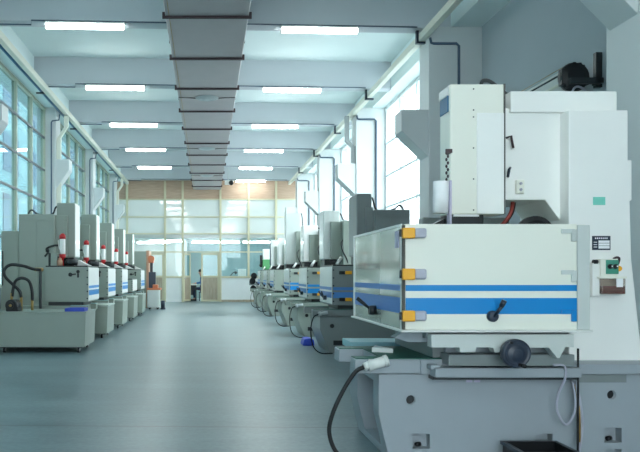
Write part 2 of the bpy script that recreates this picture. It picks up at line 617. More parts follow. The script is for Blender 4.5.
# ------------------------------------------------------------------ ceiling services
L_EN = 1.24


def ceiling_light(x, y, label, group='fluorescent lights under the beams', z=BEAM_Z, w=L_EN, m='tube', name='fluorescent_light', skew=0.0):
    y += skew * x
    t = thing(name, label, 'light', (x, y, z - .11), group)
    t.rotation_euler = (0, 0, math.atan(skew))
    MB().box(x - w / 2, x + w / 2, y - .05, y + .05, z - .03, z - .002, .006).build('mounting_tray', M['white'], t)
    MB().prism([(y - .05, z - .03), (y - .046, z - .085), (y - .022, z - .1), (y + .022, z - .1), (y + .046, z - .085), (y + .05, z - .03)],
               'x', x - w / 2 + .012, x + w / 2 - .012).build('diffuser', M[m], t)
    for s in (-1, 1):
        MB().box(x + s * (w / 2 - .006) - .006, x + s * (w / 2 - .006) + .006, y - .052, y + .052, z - .103, z - .02).build('end_cap', M['edge'], t)
    return t


vis = [y for y in BEAMS if y > 8]
for k, y in enumerate(BEAMS):
    yy = y + .02 if y + .25 < YB else YB - .25
    zz = BEAM_Z if y + .25 < YB else BEAM_Z - .02
    j = k - 4
    nm = (ORD[j] + ' in view') if j >= 0 else ['fourth behind', 'third behind', 'second behind', 'first behind'][k] + ' the camera'
    if k == 3: continue
    if y + .25 < YB:
        if j < 5:
            ceiling_light(-1.92, yy, 'lit fluorescent tube left of the ceiling duct, %s' % nm, skew=SK)
    if j >= 0 or k in (0, 1, 2, 3):
        ceiling_light(1.8 if j < 5 else (251 - CX) / 24, yy, ('lit fluorescent tube right of the ceiling duct, %s' % nm) if j < 5 else 'lit fluorescent tube against the brown board of the back wall', z=zz, skew=SK if j < 5 else 0)
    if j >= 0 and y + .25 < YB:
        o = MB().tube([(-3.3, y - .013 - 3.3 * SK, BEAM_Z - .06), (-2.75, y - .013 - 2.75 * SK, BEAM_Z - .06), (-2.75, y - .013 - 2.75 * SK, BEAM_Z + .01), (3.38, y - .013 + 3.38 * SK, BEAM_Z + .01)], .011, 6, curve=False).build('light_conduit', M['conduit'])
        tag(o, 'thin grey conduit along the bottom edge of the ceiling beam, %s' % nm, 'conduit', 'thin conduits feeding the lights')

# office lamps
for x, y, l in ((.4, 32.2, 'long office light behind the glass above the doorway'), (2.75, 32.2, 'long office light behind the glass over the white monitor'),
                (-2.5, 32.6, 'office light in the bright room behind the pale pane'), (-1.8, 31.2, 'office light near the bright pane by the orange machine')):
    ceiling_light(x, y, l, 'office lights behind the glazed wall', 2.72, 2.2 if x > 0 else 1.5, 'tube2')

# air duct
t = thing('air_duct', 'long grey sheet-metal air duct with maroon flanges under the ceiling', 'duct', (0, 14, 4.75))
d = MB()
FY = [F * 3.55 * (.003876 + .00075 * k) for k in range(-5, 22)]
FY = [y for y in FY if -3 < y < 29.3]
DZ0, DZ1, DW = 4.75, 5.1, .575
prev = FY[0] - 1.8
for y in FY + [29.5]:
    d.box(-DW, DW, prev + .004, y - .004, DZ0, DZ1, .01, 1)
    prev = y
d.build('duct_body', M['duct'], t)
for y in FY:
    f = MB()
    f.box(-DW - .04, DW + .04, y - .02, y + .02, DZ0 - .035, DZ0 - .001)
    f.box(-DW - .04, -DW - .001, y - .02, y + .02, DZ0, DZ0 + .05); f.box(DW + .001, DW + .04, y - .02, y + .02, DZ0, DZ0 + .05)
    f.build('flange', M['flange'], t)
for py in (98.5, 149, 176):
    y = F * 3.53 / (CY - py)
    g = MB()
    g.lathe((0, y, DZ0 - .002), (0, 0, -1), [(.22, 0), (.24, .012), (.19, .03), (.17, .022), (.13, .04), (.11, .03), (.06, .05), (0, .05)], 24)
    dv = g.build('diffuser', M['steel'], t)
    w = MB()
    for s in (-1, 1):
        w.tube([(s * .22, y, DZ0 - .015), (s * .4, y, DZ0 - .005), (s * (DW - .005), y - .02, DZ0 - .004)], .008, 6)
    w.build('diffuser_stay', M['flange'], t)
# hem seam down the left edge
MB().box(-DW + .05, -DW + .06, FY[0], 29.4, DZ0 - .004, DZ0 + .001).build('hem', M['brass'], t)
for y in [b + .12 for b in BEAMS if b + .25 < YB]:
    for s in (-1, 1):
        hg = MB(); hg.box(s * (DW + .02) - .012, s * (DW + .02) + .012, y - .012, y + .012, DZ1 - .2, BEAM_Z - .002)
        hg.build('hanger', M['dark'], t)

# security camera by the back end of the duct
x, z = W(229.5, 183, 24.5)
t = thing('security_camera', 'small white security camera hanging beside the duct at the back wall', 'camera', (x, 28.6, z))
c = MB(); c.cyl((x - .05, 28.6, BEAM_Z + .5), (x - .05, 28.6, z + .1), .02); c.box(x - .12, x + .1, 28.5, 28.7, z + .06, z + .12, .01)
c.build('mounting_bracket', M['steel'], t)
MB().box(x - .2, x + .15, 28.3, 28.7, z - .07, z + .07, .03, 3).build('camera_body', M['white'], t)
MB().cyl((x + .06, 28.31, z - .02), (x + .06, 28.2, z - .05), .1, .09).build('lens', M['black'], t)

# cable trays + pipes down both sides
t = thing('cable_tray', 'long cream cable trunking running along the top of the left wall', 'cable tray', (-3.37, 14, 5.02))
MB().box(-3.42, -3.32, -4, 29.7, 5.0, 5.13, .006).build('trunking', M['tray'], t)
for y in [b for b in BEAMS if 5 < b < 29]:
    hb = MB(); hb.box(-3.6, -3.42, y - .02, y + .02, 5.0, 5.03); hb.box(-3.46, -3.42, y - .02, y + .02, 5.03, BEAM_Z - .002)
    hb.build('hanging_bracket', M['dark'], t)
o = MB().tube([(-3.5, -4, 5.06), (-3.5, 29.7, 5.06)], .028, 8, curve=False).build('blue_pipe', M['bluepipe'])
tag(o, 'slim blue pipe running beside the cream trunking on the left wall', 'pipe')
t = thing('cable_tray', 'long pale cable trunking running along the top of the right wall', 'cable tray', (3.5, 14, 5.0))
MB().box(3.44, 3.54, -4, 29.7, 4.98, 5.1, .006).build('trunking', M['tray'], t)
for y in [b + .3 for b in BEAMS if 5 < b < 29]:
    hb = MB(); hb.box(3.4, 3.44, y - .03, y + .03, 4.96, BEAM_Z - .002)
    hb.box(3.4, 3.58, y - .03, y + .03, 4.945, 4.978)
    hb.build('hanging_bracket', M['navy'], t)

# zigzag drops of trunking on columns
def zig(y, side, xs, z0, z1, zb, label, m):
    t = MB()
    a, b = xs
    w = .05
    t.prism([(a - w, 4.98), (a + w, 4.98), (a + w, z0), (b + w, z1), (b + w, zb), (b - w, zb), (b - w, z1 - .02), (a - w, z0 - .02)] if True else [], 'y', y, y + .08)
    o = t.build('trunking_drop', M[m])
    tag(o, label, 'cable trunking', 'bent trunking drops on the columns')
zig(16.73, -1, (-3.37, -3.545), 4.72, 4.46, 0, 'cream trunking bent down the first left column in view', 'tray')
zig(27.7, -1, (-3.37, -3.545), 4.72, 4.46, 0, 'cream trunking bent down the left column by the brown board', 'tray')
zig(16.73, 1, (3.35, 3.495), 4.4, 4.25, 3.85, 'grey trunking bent down to the bracket of the second right column', 'machd')
for k, y in enumerate((11.2, 16.67, 22.14, 27.6)):
    z = 4.88
    o = MB().tube([(3.56, y - .03, 4.97), (3.58, y - .03, z + .01), (3.62, y - .03, z), (3.98, y - .03, z), (4.02, y - .03, z - .04), (4.02, y - .03, 0.0)], .022, 8, curve=False).build('conduit', M['conduit'])
    tag(o, 'dark blue conduit over the top of the %s right column and down its face' % ['nearest', 'second', 'third', 'farthest'][k], 'conduit', 'dark conduits on the right columns')
for k, y in enumerate((16.67, 22.14, 27.6)):
    o = MB().tube([(-3.5, y - .03, 5.0), (-3.52, y - .03, 4.86), (-3.68, y - .03, 4.84), (-3.7, y - .03, 4.8), (-3.7, y - .03, 0.0)], .018, 8, curve=False).build('conduit', M['conduit'])
    tag(o, 'dark conduit bent down the edge of the %s left column in view' % ORD[k].replace('nearest', 'first'), 'conduit', 'dark conduits on the left columns')

# rolled shutter on the solid wall bay
t = thing('shutter_roller', 'long metal shutter roller on the wall above the nearest machine', 'shutter', (4.1, 8.0, 3.1))
zc, xc, yc = 3.40, 4.10, 7.85
r = MB(); r.cyl((xc, yc, zc), (xc, 10.9, zc), .145, n=28); r.build('roller_tube', M['edge'], t)
for a, m_ in ((-.5, 'tray'), (.2, 'dark'), (.7, 'steel'), (1.2, 'brass'), (2.2, 'dark')):
    px_, pz_ = xc - .143 * math.cos(a), zc + .143 * math.sin(a)
    MB().cyl((px_, yc + .02, pz_), (px_, 10.88, pz_), .02 if m_ != 'dark' else .012, n=8).build('slat_edge', M[m_], t)
r = MB()
r.lathe((xc, yc + .02, zc), (0, -1, 0), [(.0, .0), (.16, 0), (.165, .05), (.15, .09), (.1, .11), (0, .11)], 22)
for a in range(14):
    th = a * 2 * PI / 14 + random.uniform(-.15, .15); q_ = random.uniform(.012, .03)
    r.box(xc + .14 * math.cos(th) - q_, xc + .14 * math.cos(th) + q_, yc - .07, yc + .02, zc + .14 * math.sin(th) - q_, zc + .14 * math.sin(th) + q_, .006, 1)
r.build('end_drum', M['black'], t)
r = MB()
r.box(4.33, 4.399, yc - .06, yc + .0, zc - .12, zc + .27); r.box(xc - .1, 4.33, yc - .16, yc - .1, zc - .1, zc - .04); r.box(4.3, 4.36, yc - .16, yc - .03, zc - .1, zc - .04)
r.build('wall_mount', M['dark'], t)
MB().tube([(xc - .06, yc - .08, zc - .2), (xc - .02, yc - .1, zc - .13), (xc + .05, yc - .1, zc - .14), (xc + .1, yc - .08, zc - .2), (xc + .1, yc - .08, zc - .6)], .012, 8).build('flex', M['grip'], t)


# ------------------------------------------------------------------ the nearest machine
def P(px, s):
    return (px - CX) / s
def Q(py, s):
    return EYE + (CY - py) / s

R = thing('edm_machine', 'large white and grey sparking machine with blue stripes and a handwheel, nearest the camera', 'machine', (2.2, 5.0, 0))
# base
b = MB().prism([(1.10, .558), (1.10, .3), (1.17, 0), (3.3, 0), (3.3, .558)], 'y', 4.49, 5.4, .006, 2).build('base', M['base'], R)
cs = []
for px, py in ((411, 400), (612, 395)):
    cs.append(MB().cyl((P(px, 156), 4.4, Q(py, 156)), (P(px, 156), 4.6, Q(py, 156)), .03, n=20))
for x0, x1, y0, y1 in ((412.5, 430, 434, 449), (604.5, 622, 428, 443), (605, 622, 449, 458), (535, 553, 434, 442)):
    cs.append(MB().box(P(x0, 156), P(x1, 156), 4.4, 4.56, Q(y0, 156), Q(y1, 156)))
cs.append(MB().box(1.0, 1.34, 4.63, 5.12, .07, .5))
cut(b, cs)
k = MB()
for x0, y0 in ((418, 446), (611, 440)):
    k.cyl((P(x0, 156), 4.53, Q(y0, 156) - .0), (P(x0, 156) + .03, 4.545, Q(y0, 156)), .014, n=10)
k.build('jacking_bolt', M['black'], R)
for px, py in ((411, 400), (612, 395)):
    MB().cyl((P(px, 156), 4.52, Q(py, 156)), (P(px, 156), 4.599, Q(py, 156)), .0285, n=20).build('hole_shade_disc', M['black'], R)  # black disc stands in for the shade deep inside the hole
# bed with its forked arms
b = MB()
b.box(1.36, 2.28, 4.46, 5.27, .56, .655, .004, 1); b.box(2.28, 3.2, 4.7, 5.27, .56, .655); b.box(1.13, 1.36, 4.62, 5.06, .59, .652)
b.box(.945, 1.37, 4.47, 4.61, .563, .655, .006)
b.box(.955, 1.37, 5.07, 5.25, .563, .655, .006)
b.build('bed', M['base'], R)
b = MB()
b.prism([(.955, 4.476), (2.28, 4.476), (2.28, 5.24), (.965, 5.24), (.96, 5.08), (1.13, 5.075), (1.13, 4.61), (.95, 4.605)], 'z', .6555, .661)
b.build('way_cover', M['green'], R)
b = MB(); b.box(1.15, 1.6, 5.6, 5.95, .6, .655, .004); b.box(1.36, 1.6, 5.26, 5.62, .57, .6)
b.build('rear_slide', M['teal'], R)
b = MB(); b.prism([(1.14, 4.84), (1.22, 4.80), (1.27, 4.78), (1.2, 5.0)], 'z', .62, .69).build('wiper', M['edge'], R)
b = MB(); b.box(1.42, 2.33, 4.35, 4.46, .555, .615, .006); b.box(1.40, 1.46, 4.38, 4.46, .6, .63, .004)
b.build('front_rail', M['base'], R)
MB().box(P(577, 156), P(626, 156), 4.482, 4.489, .505, .557).build('foot_recess', M['machd'], R)
MB().box(1.42, 2.34, 4.4, 4.489, .535, .554).build('rail_shadow_strip', M['dark'], R)  # dark strip stands in for the shadow under the front rail
# saddle
b = MB(); b.box(1.45, 2.3, 4.5, 5.4, .662, .80, .004); b.box(1.5, 2.28, 4.34, 4.5, .63, .70, .004)
b.build('saddle', M['machd'], R)
s = 166
pl = [(433.8, 335), (577.5, 335), (577.5, 348), (569, 348), (563, 359), (561, 359), (552.5, 348.5), (520, 348.5), (498, 353.5), (496, 348.2), (479, 348.2), (478, 353), (463, 353), (462, 348.2), (433.8, 348.2)]
MB().prism([(P(a, s), Q(c, s)) for a, c in pl], 'y', 4.26, 4.34).build('table_apron', M['head'], R)
b = MB()
b.box(1.36, 2.24, 4.34, 5.5, .80, .852, .004)
b.box(1.52, 2.24, 4.45, 5.4, .7, .82, .004)
b.build('table', M['base'], R)
b = MB(); b.prism([(P(384, 150), .80), (P(398, 150), .852), (P(436, 160), .852), (P(436, 160), .77), (P(404, 155), .77)], 'y', 4.42, 4.5)
b.build('support_plate', M['base'], R)
# tank
TX0, TX1, TY0, TY1, TZ0, TZ1 = 1.19, 2.32, 4.24, 5.67, .862, 1.503
b = MB()
b.box(TX0, TX0 + .03, TY0 + .03, TY1, TZ0, TZ1)
b.build('side_door', M['door'], R)
b = MB()
MB().box(TX1 - .076, TX1, TY0, TY0 + .05, TZ0, TZ1 - .006, .003, 1).build('hinge_post', M['head'], R)
b.box(TX1 - .03, TX1, TY0 + .05, TY1, TZ0, TZ1); b.box(TX0 + .03, TX1 - .03, TY1 - .03, TY1, TZ0, TZ1)
b.box(TX0 + .03, TX1 - .03, TY0 + .05, TY1 - .03, TZ0, TZ0 + .03)
b.build('tank', M['cream'], R)
fd = MB().box(TX0 + .012, TX1 - .079, TY0, TY0 + .045, TZ0, TZ1, .004).build('front_door', M['cream'], R)
sx0, sx1 = TX0 + .013, TX1 - .08
b = MB(); b.box(sx0, sx1, TY0 - .0016, TY0 + .004, Q(291, 165), Q(285, 165)); b.box(sx0, sx1, TY0 - .0016, TY0 + .004, Q(314, 165), Q(298, 165))
b.build('stripe', M['blue'], fd)
b = MB(); b.box(TX0 - .0016, TX0 + .004, TY0 + .035, TY1 - .03, Q(291, 165), Q(285, 165)); b.box(TX0 - .0016, TX0 + .004, TY0 + .035, TY1 - .03, Q(314, 165), Q(298, 165))
b.build('stripe', M['blues'], R)
MB().box(TX0 - .003, TX0 + .011, TY0 + .003, TY0 + .032, TZ0 + .002, TZ1 - .006).build('door_seal', M['seam'], R)
b = MB()
b.box(TX0 - .005, TX0 + .001, TY0 + .03, TY1, TZ1 - .012, TZ1 + .004); b.box(TX0 - .005, TX0 + .001, TY1 - .05, TY1, TZ0, TZ1 - .012)
b.box(TX0 - .004, TX0 + .001, TY0 + .03, TY0 + .055, TZ0, TZ1 - .012)
b.build('door_edging', M['edge'], R)
b = MB(); b.box(TX0 - .02, TX1 + .01, TY0 - .02, TY1 + .02, TZ0 - .014, TZ0 - .001, .003, 1)
b.build('drip_lip', M['edge'], R)
b = MB(); b.box(TX0 - .004, TX0 + .0, 4.34, 4.42, Q(248, 160), Q(231, 160)); b.build('warning_label', M['lav'], R)
for i, (y0, y1) in enumerate(((227.3, 238), (268.5, 280), (311, 322))):
    z0, z1 = Q(y1, 168), Q(y0, 168)
    l = MB().box(P(404.5, 168), P(417, 168), TY0 - .045, TY0 + .0, z0, z1, .007, 3).build('latch', M['yellow'], R)
    MB().box(P(417, 168) - .001, P(429, 168), TY0 - .038, TY0 + .0, z0 + .003, z1 - .002, .012, 3).build('grip', M['grip'], l)
    MB().cyl((P(403, 168), TY0 - .02, z0 + .01), (P(403, 168), TY0 - .02, z1 - .01), .008).build('pivot', M['dark'], l)
for y0, y1 in ((228.5, 241), (270, 282), (310, 322)):
    h = MB(); h.box(P(565, 167), P(578, 167), TY0 - .012, TY0 + .001, Q(y0 + 4.5, 167), Q(y0, 167), .003)
    h.box(P(575, 167), P(580, 167), TY0 - .016, TY0 + .001, Q(y1, 167), Q(y0 + .5, 167), .003)
    h.build('hinge', M['blue'] if y0 == 310 else M['head'], R)
# levers
hx, hz = P(497, 168), Q(317, 168)
l = MB().lathe((hx, TY0 + .001, hz), (0, -1, 0), [(.034, 0), (.034, .02), (.026, .035), (0, .037)], 22).build('lever', M['navy'], R)
e = MB(); e.cyl((hx, TY0 - .03, hz), (P(508.5, 170), TY0 - .06, Q(304, 170)), .009, .012); e.cyl((P(506, 170), TY0 - .055, Q(307, 170)), (P(510.5, 171), TY0 - .065, Q(301, 171)), .014, .016)
e.build('lever_arm', M['navy'], l)
hy, hz = 4.93, .945
l = MB().lathe((TX0, hy, hz), (-1, 0, 0), [(.034, 0), (.034, .03), (.03, .05), (0, .052)], 22).build('lever', M['black'], R)
e = MB(); e.cyl((TX0 - .035, hy, hz + .005), (TX0 - .13, hy + .02, hz + .085), .009, .014)
e.build('lever_arm', M['black'], l)
# handwheel
hx, hz = P(520, 170), Q(354.5, 170)
w = MB().lathe((hx, 4.26, hz), (0, -1, 0), [(.03, 0), (.03, .05), (.075, .052), (.085, .06), (.085, .1), (.078, .112), (.066, .1), (.05, .1), (.03, .118), (.012, .12), (0, .12)], 36).build('handwheel', M['navy'], R)
e = MB(); e.cyl((P(527, 172), 4.165, Q(367, 172)), (P(527, 172), 4.1, Q(367, 172)), .011); e.ball((P(527, 172), 4.1, Q(367, 172)), .013)
e.cyl((P(517, 172), 4.15, Q(344, 172)), (P(517, 172), 4.135, Q(344, 172)), .008)
e.build('crank_knob', M['black'], w)
# column
cp = [(2.413, .56), (2.413, 2.293), (2.807, 2.293), (2.807, 1.96), (2.833, 1.96), (2.833, 1.69), (2.82, 1.69), (2.83, 1.3), (2.91, .56)]
MB().prism(cp, 'y', 4.667, 5.4, .008).build('column', M['white'], R)
b = MB(); b.prism([(2.50, .56), (3.2, .56), (3.2, .61), (2.5, .61)], 'y', 4.68, 5.38, .004); b.box(2.29, 2.92, 4.46, 4.67, .56, .625, .006)
b.build('column_foot', M['base'], R)
s = 146.3
cp = [(P(504, s), Q(108, s)), (P(504, s), Q(200, s)), (P(545, s), Q(200, s)), (P(566, s), Q(228, s)), (P(575, s), Q(228, s)), (P(575, s), Q(108, s))]
cr = MB().prism(cp, 'y', 4.785, 5.3, .006).build('carrier', M['white'], R)
MB().box(2.064, 2.788, 4.76, 5.25, 2.3, Q(92, s), .006).build('top_cover', M['white'], R)
b = MB(); b.box(P(515, s), P(523, s), 4.76, 4.786, Q(194, s), Q(180, s), .005); b.build('socket_box', M['cream'], cr)
b = MB(); b.cyl((P(519, s), 4.75, Q(184, s)), (P(519, s), 4.761, Q(184, s)), .009); b.cyl((P(519, s), 4.75, Q(190, s)), (P(519, s), 4.761, Q(190, s)), .009); b.build('socket_button', M['grip'], cr)
MB().tube([(P(506, s), 4.78, Q(138, s)), (P(509, s), 4.75, Q(137, s)), (P(511, s), 4.75, Q(149, s))], .008, 8, curve=False).build('hook', M['flange'], cr)
MB().tube([(P(510, s), 4.78, Q(168, s)), (P(507, s), 4.75, Q(170, s)), (P(505, s), 4.74, Q(178, s))], .009, 8, curve=False).build('hook', M['navy'], cr)
MB().box(P(593, 150), P(605, 150), 4.663, 4.668, Q(205, 150), Q(197, 150)).build('mint_label', M['mint'], R)
n = MB().box(P(592, 150), P(610, 150), 4.661, 4.668, Q(250, 150), Q(236, 150)).build('nameplate', M['navy'], R)
b = MB(); b.box(P(598, 150), P(609, 150), 4.6595, 4.6615, Q(248.6, 150), Q(240.5, 150)); b.build('plate_field', M['paper'], n)
b = MB()
for i in range(7):
    b.box(P(594.5 + i * 1.9, 150), P(595.6 + i * 1.9, 150), 4.6595, 4.6615, Q(239, 150), Q(237.6, 150))
for i in range(3):
    b.box(P(593.2, 150), P(596.6, 150), 4.6595, 4.6615, Q(242.6 + i * 2.4, 150), Q(241.9 + i * 2.4, 150))
b.build('plate_lettering', M['paper'], n)
b = MB()
for i in range(2):
    b.box(P(598, 150), P(609, 150), 4.6585, 4.6597, Q(243.4 + i * 2.6, 150), Q(243.0 + i * 2.6, 150))
b.build('plate_rule', M['navy'], n)
# lubricator
s = 151.5
lu = MB().box(P(599, s), P(616, s), 4.60, 4.668, Q(277, s), Q(259, s), .004).build('lubricator', M['cream'], R)
MB().box(P(604, s), P(616.3, s), 4.594, 4.601, Q(274, s), Q(260, s)).build('green_panel', M['panelgreen'], lu)
g = MB()
for px in (607.5, 612.8):
    g.lathe((P(px, s), 4.595, Q(266.5, s)), (0, -1, 0), [(.016, 0), (.016, .012), (.013, .018), (0, .018)], 18)
g.build('dial', M['black'], lu)
g = MB()
for px in (608.4, 613.6):
    g.box(P(px, s) - .004, P(px, s) + .004, 4.5745, 4.5775, Q(266.5, s) - .004, Q(266.5, s) + .006)
g.build('dial_mark', M['paper'], lu)
MB().box(P(596, s), P(624, s), 4.585, 4.668, Q(278.5, s), Q(276.5, s), .003).build('reservoir_lid', M['cream'], lu)
MB().box(P(599, s), P(623, s), 4.59, 4.666, Q(294, s), Q(278.5, s), .004).build('reservoir', M['gl_pot'], lu)
MB().box(P(600, s), P(622.5, s), 4.593, 4.66, Q(293.6, s), Q(286, s)).build('oil', M['oil'], lu)
MB().box(P(613.5, s), P(620, s), 4.587, 4.59, Q(287, s), Q(277.5, s)).build('paper_tag', M['paper'], lu)
MB().box(P(591.5, s), P(599, s), 4.61, 4.668, Q(296, s), Q(263, s), .005).build('mounting_bracket', M['white'], lu)
MB().cyl((P(593, s), 4.62, Q(262, s)), (P(597, s), 4.62, Q(262, s)), .016).build('elbow', M['black'], lu)
MB().lathe((P(620, s), 4.66, Q(268.5, s)), (0, -1, 0), [(.019, 0), (.019, .03), (.015, .04), (0, .04)], 16).build('yellow_cap', M['yellow'], lu)
MB().tube([(P(614, s), 4.63, Q(259, s)), (P(616.5, s), 4.62, Q(257.5, s)), (P(620, s), 4.63, Q(258.5, s)), (P(620.5, s), 4.65, Q(264, s))], .008, 8).build('oil_line', M['flange'], lu)
# head
hd = MB().box(1.62, 1.985, 4.667, 4.87, 1.598, 2.467, .01).build('head', M['cream'], R)
b = MB(); b.box(1.80, 1.975, 4.86, 5.2, 1.65, 2.4, .006); b.box(1.97, 2.06, 4.9, 5.15, 1.75, 2.4)
b.build('ram_guide', M['base'], hd)
MB().box(P(476.5, 150), 1.984, 4.660, 4.668, 1.60, Q(113, 150), .003, 1).build('cover_panel', M['white'], hd)
b = MB()
for py in (89, 110, 117, 148, 179, 210):
    b.cyl((P(473.5, 150), 4.664, Q(py, 150)), (P(473.5, 150), 4.669, Q(py, 150)), .005, n=10)
b.build('screw', M['dark'], hd)
MB().box(1.977, 1.9865, 4.6585, 4.7, 1.599, 2.466).build('gap_shade_strip', M['seam'], hd)  # dark strip painted for the shaded gap between head and carrier
b = MB(); b.box(1.612, 1.621, 4.69, 4.85, Q(113, 148), Q(97, 148), .003, 1); b.build('display', M['bluepipe'], hd)
b = MB(); b.box(1.609, 1.6205, 4.68, 4.86, Q(97, 148), Q(88, 148), .003, 1); b.build('display_hood', M['edge'], hd)
b = MB(); b.box(1.63, 1.86, 4.7, 4.9, 1.52, 1.6, .01); b.prism([(1.5, 1.512), (1.66, 1.512), (1.66, 1.59), (1.61, 1.57)], 'y', 4.8, 4.9); b.box(1.66, 1.82, 4.72, 4.88, 1.45, 1.53, .006)
q = b.build('quill', M['black'], R)
MB().box(1.65, 1.82, 4.68, 4.702, 1.585, 1.598).build('quill_scale', M['paper'], q)
b = MB(); b.box(1.6, 2.25, 5.2, 5.3, 1.3, 1.62, .01); b.build('rear_guard', M['machd'], R)
MB().tube([(2.02, 4.95, 1.50), (2.08, 4.9, 1.56), (2.13, 4.9, 1.64), (2.15, 4.92, 1.73)], .013, 8).build('red_hose', M['redbrown'], R)
MB().tube([(2.05, 4.98, 1.48), (2.11, 4.94, 1.56), (2.16, 4.94, 1.64), (2.18, 4.95, 1.73)], .008, 8).build('hose', M['black'], R)
b = MB(); b.lathe((2.26, 4.86, 1.47), (0, -1, 0), [(.1, 0), (.13, .01), (.13, .05), (.1, .06), (.09, .02), (0, .02)], 28); b.box(2.22, 2.3, 4.86, 5.2, 1.43, 1.51); b.build('reel', M['black'], R)
MB().tube([(1.95, 4.95, 2.466), (1.94, 4.95, 2.55), (1.97, 4.95, 2.57), (2.02, 4.95, 2.55), (2.12, 4.95, 2.47)], .013, 8).build('top_hose', M['dark'], R)
# hoses and cables at the front
yy = 4.40
MB().tube([(P(545, 158), 4.33, Q(363, 158)), (P(556, 158), 4.33, Q(364, 158)), (P(559, 158), 4.35, Q(375, 158)), (P(555.5, 158), yy, Q(395, 158)), (P(555, 158), yy, Q(410, 158)), (P(563, 158), yy, Q(423.5, 158)),
          (P(571, 158), yy, Q(415, 158)), (P(573, 158), yy, Q(400, 158)), (P(570.5, 158), yy, Q(384, 158)), (P(573, 158), yy + .05, Q(381, 158))], .007, 8).build('loop_hose', M['grip'], R)
MB().tube([(P(575.5, 158), 4.4, Q(348, 158)), (P(575.5, 158), 4.4, Q(400, 158)), (P(576, 158), 4.41, Q(452, 158)), (P(578, 158), 4.43, .02)], .007, 8).build('drop_cable', M['black'], R)
MB().tube([(P(577.5, 158), 4.46, Q(382, 158)), (P(578.5, 158), 4.42, Q(400, 158)), (P(581, 158), 4.42, Q(425, 158)), (P(578.5, 158), 4.43, Q(452, 158)), (P(578, 158), 4.45, .015)], .011, 8).build('grey_cable', M['grip'], R)
MB().tube([(P(576.5, 158), 4.45, Q(385, 158)), (P(577.5, 158), 4.41, Q(410, 158)), (P(579, 158), 4.42, Q(440, 158)), (P(580, 158), 4.44, .012)], .006, 8).build('brown_cable', M['brass'], R)
b = MB()
b.cyl((P(365.5, 160), 4.42, Q(368, 160)), (P(371, 160), 4.42, Q(366, 160)), .026, n=18)
b.cyl((P(370, 160), 4.42, Q(367, 160)), (P(388, 160), 4.42, Q(361.5, 160)), .033, n=20)
b.cyl((P(386, 160), 4.42, Q(362.2, 160)), (P(389.5, 160), 4.42, Q(361.2, 160)), .037, n=20)
b.box(P(372, 160), P(386, 160), 4.44, 4.48, Q(366, 160), Q(361, 160))
cn = b.build('connector', M['edge'], R)
MB().tube([(P(366.5, 160), 4.42, Q(367.6, 160)), (P(357, 160), 4.42, Q(373, 160)), (P(345, 160), 4.42, Q(391, 160)), (P(334, 160), 4.42, Q(415, 160)), (P(330.5, 160), 4.42, Q(434, 160)),
           (P(337, 160), 4.41, Q(453, 160)), (P(352, 160), 4.4, .016), (P(385, 160), 4.43, .016)], .0135, 10).build('power_cable', M['rubber'], R)
b = MB(); b.box(P(468, 157), P(474, 157), 4.486, 4.491, Q(383, 157), Q(380.5, 157)); b.box(P(476, 157), P(482, 157), 4.486, 4.491, Q(383, 157), Q(380.5, 157)); b.build('rating_sticker', M['lav'], R)

# rolled sheet hung beside the head
t = thing('paper_roll', 'rolled white sheet hanging on a chain beside the nearest machine head', 'paper', (1.55, 4.77, 1.6))
b = MB(); b.cyl((1.54, 4.62, 1.60), (1.545, 4.62, 1.81), .05, n=24); b.build('sheet', M['paper'], t)
b = MB(); b.box(1.592, 1.606, 4.59, 4.65, 1.515, 1.815, .003); b.build('strap', M['lav'], t)
b = MB()
for i in range(9):
    z = 1.835 + i * .022
    b.ball((1.585 + (.005 if i % 2 else -.005), 4.62, z - .012), .011, .7, .7, 1.1, 8)
b.box(1.575, 1.618, 4.615, 4.625, 2.0, 2.025); b.box(1.605, 1.619, 4.62, 4.7, 2.0, 2.025)
b.build('chain', M['flange'], t)

# crate at the foot of the base
b = MB()
x0, x1, y0, y1, h = 1.86, 2.19, 4.12, 4.4, .15
b.box(x0, x1, y0, y1, 0, .012)
b.box(x0, x0 + .014, y0, y1, .012, h); b.box(x1 - .014, x1, y0, y1, .012, h); b.box(x0 + .014, x1 - .014, y0, y0 + .014, .012, h); b.box(x0 + .014, x1 - .014, y1 - .014, y1, .012, h)
t = thing('crate', 'open black plastic crate on the floor at the foot of the nearest machine', 'crate', (2.05, 4.25, 0))
b.build('crate_body', M['black'], t)
b = MB(); b.box(x0 - .012, x0, y0 - .012, y1 + .012, h - .02, h); b.box(x1, x1 + .012, y0 - .012, y1 + .012, h - .02, h); b.box(x0, x1, y0 - .012, y0, h - .02, h); b.box(x0, x1, y1, y1 + .012, h - .02, h)
b.build('rim', M['navy'], t)


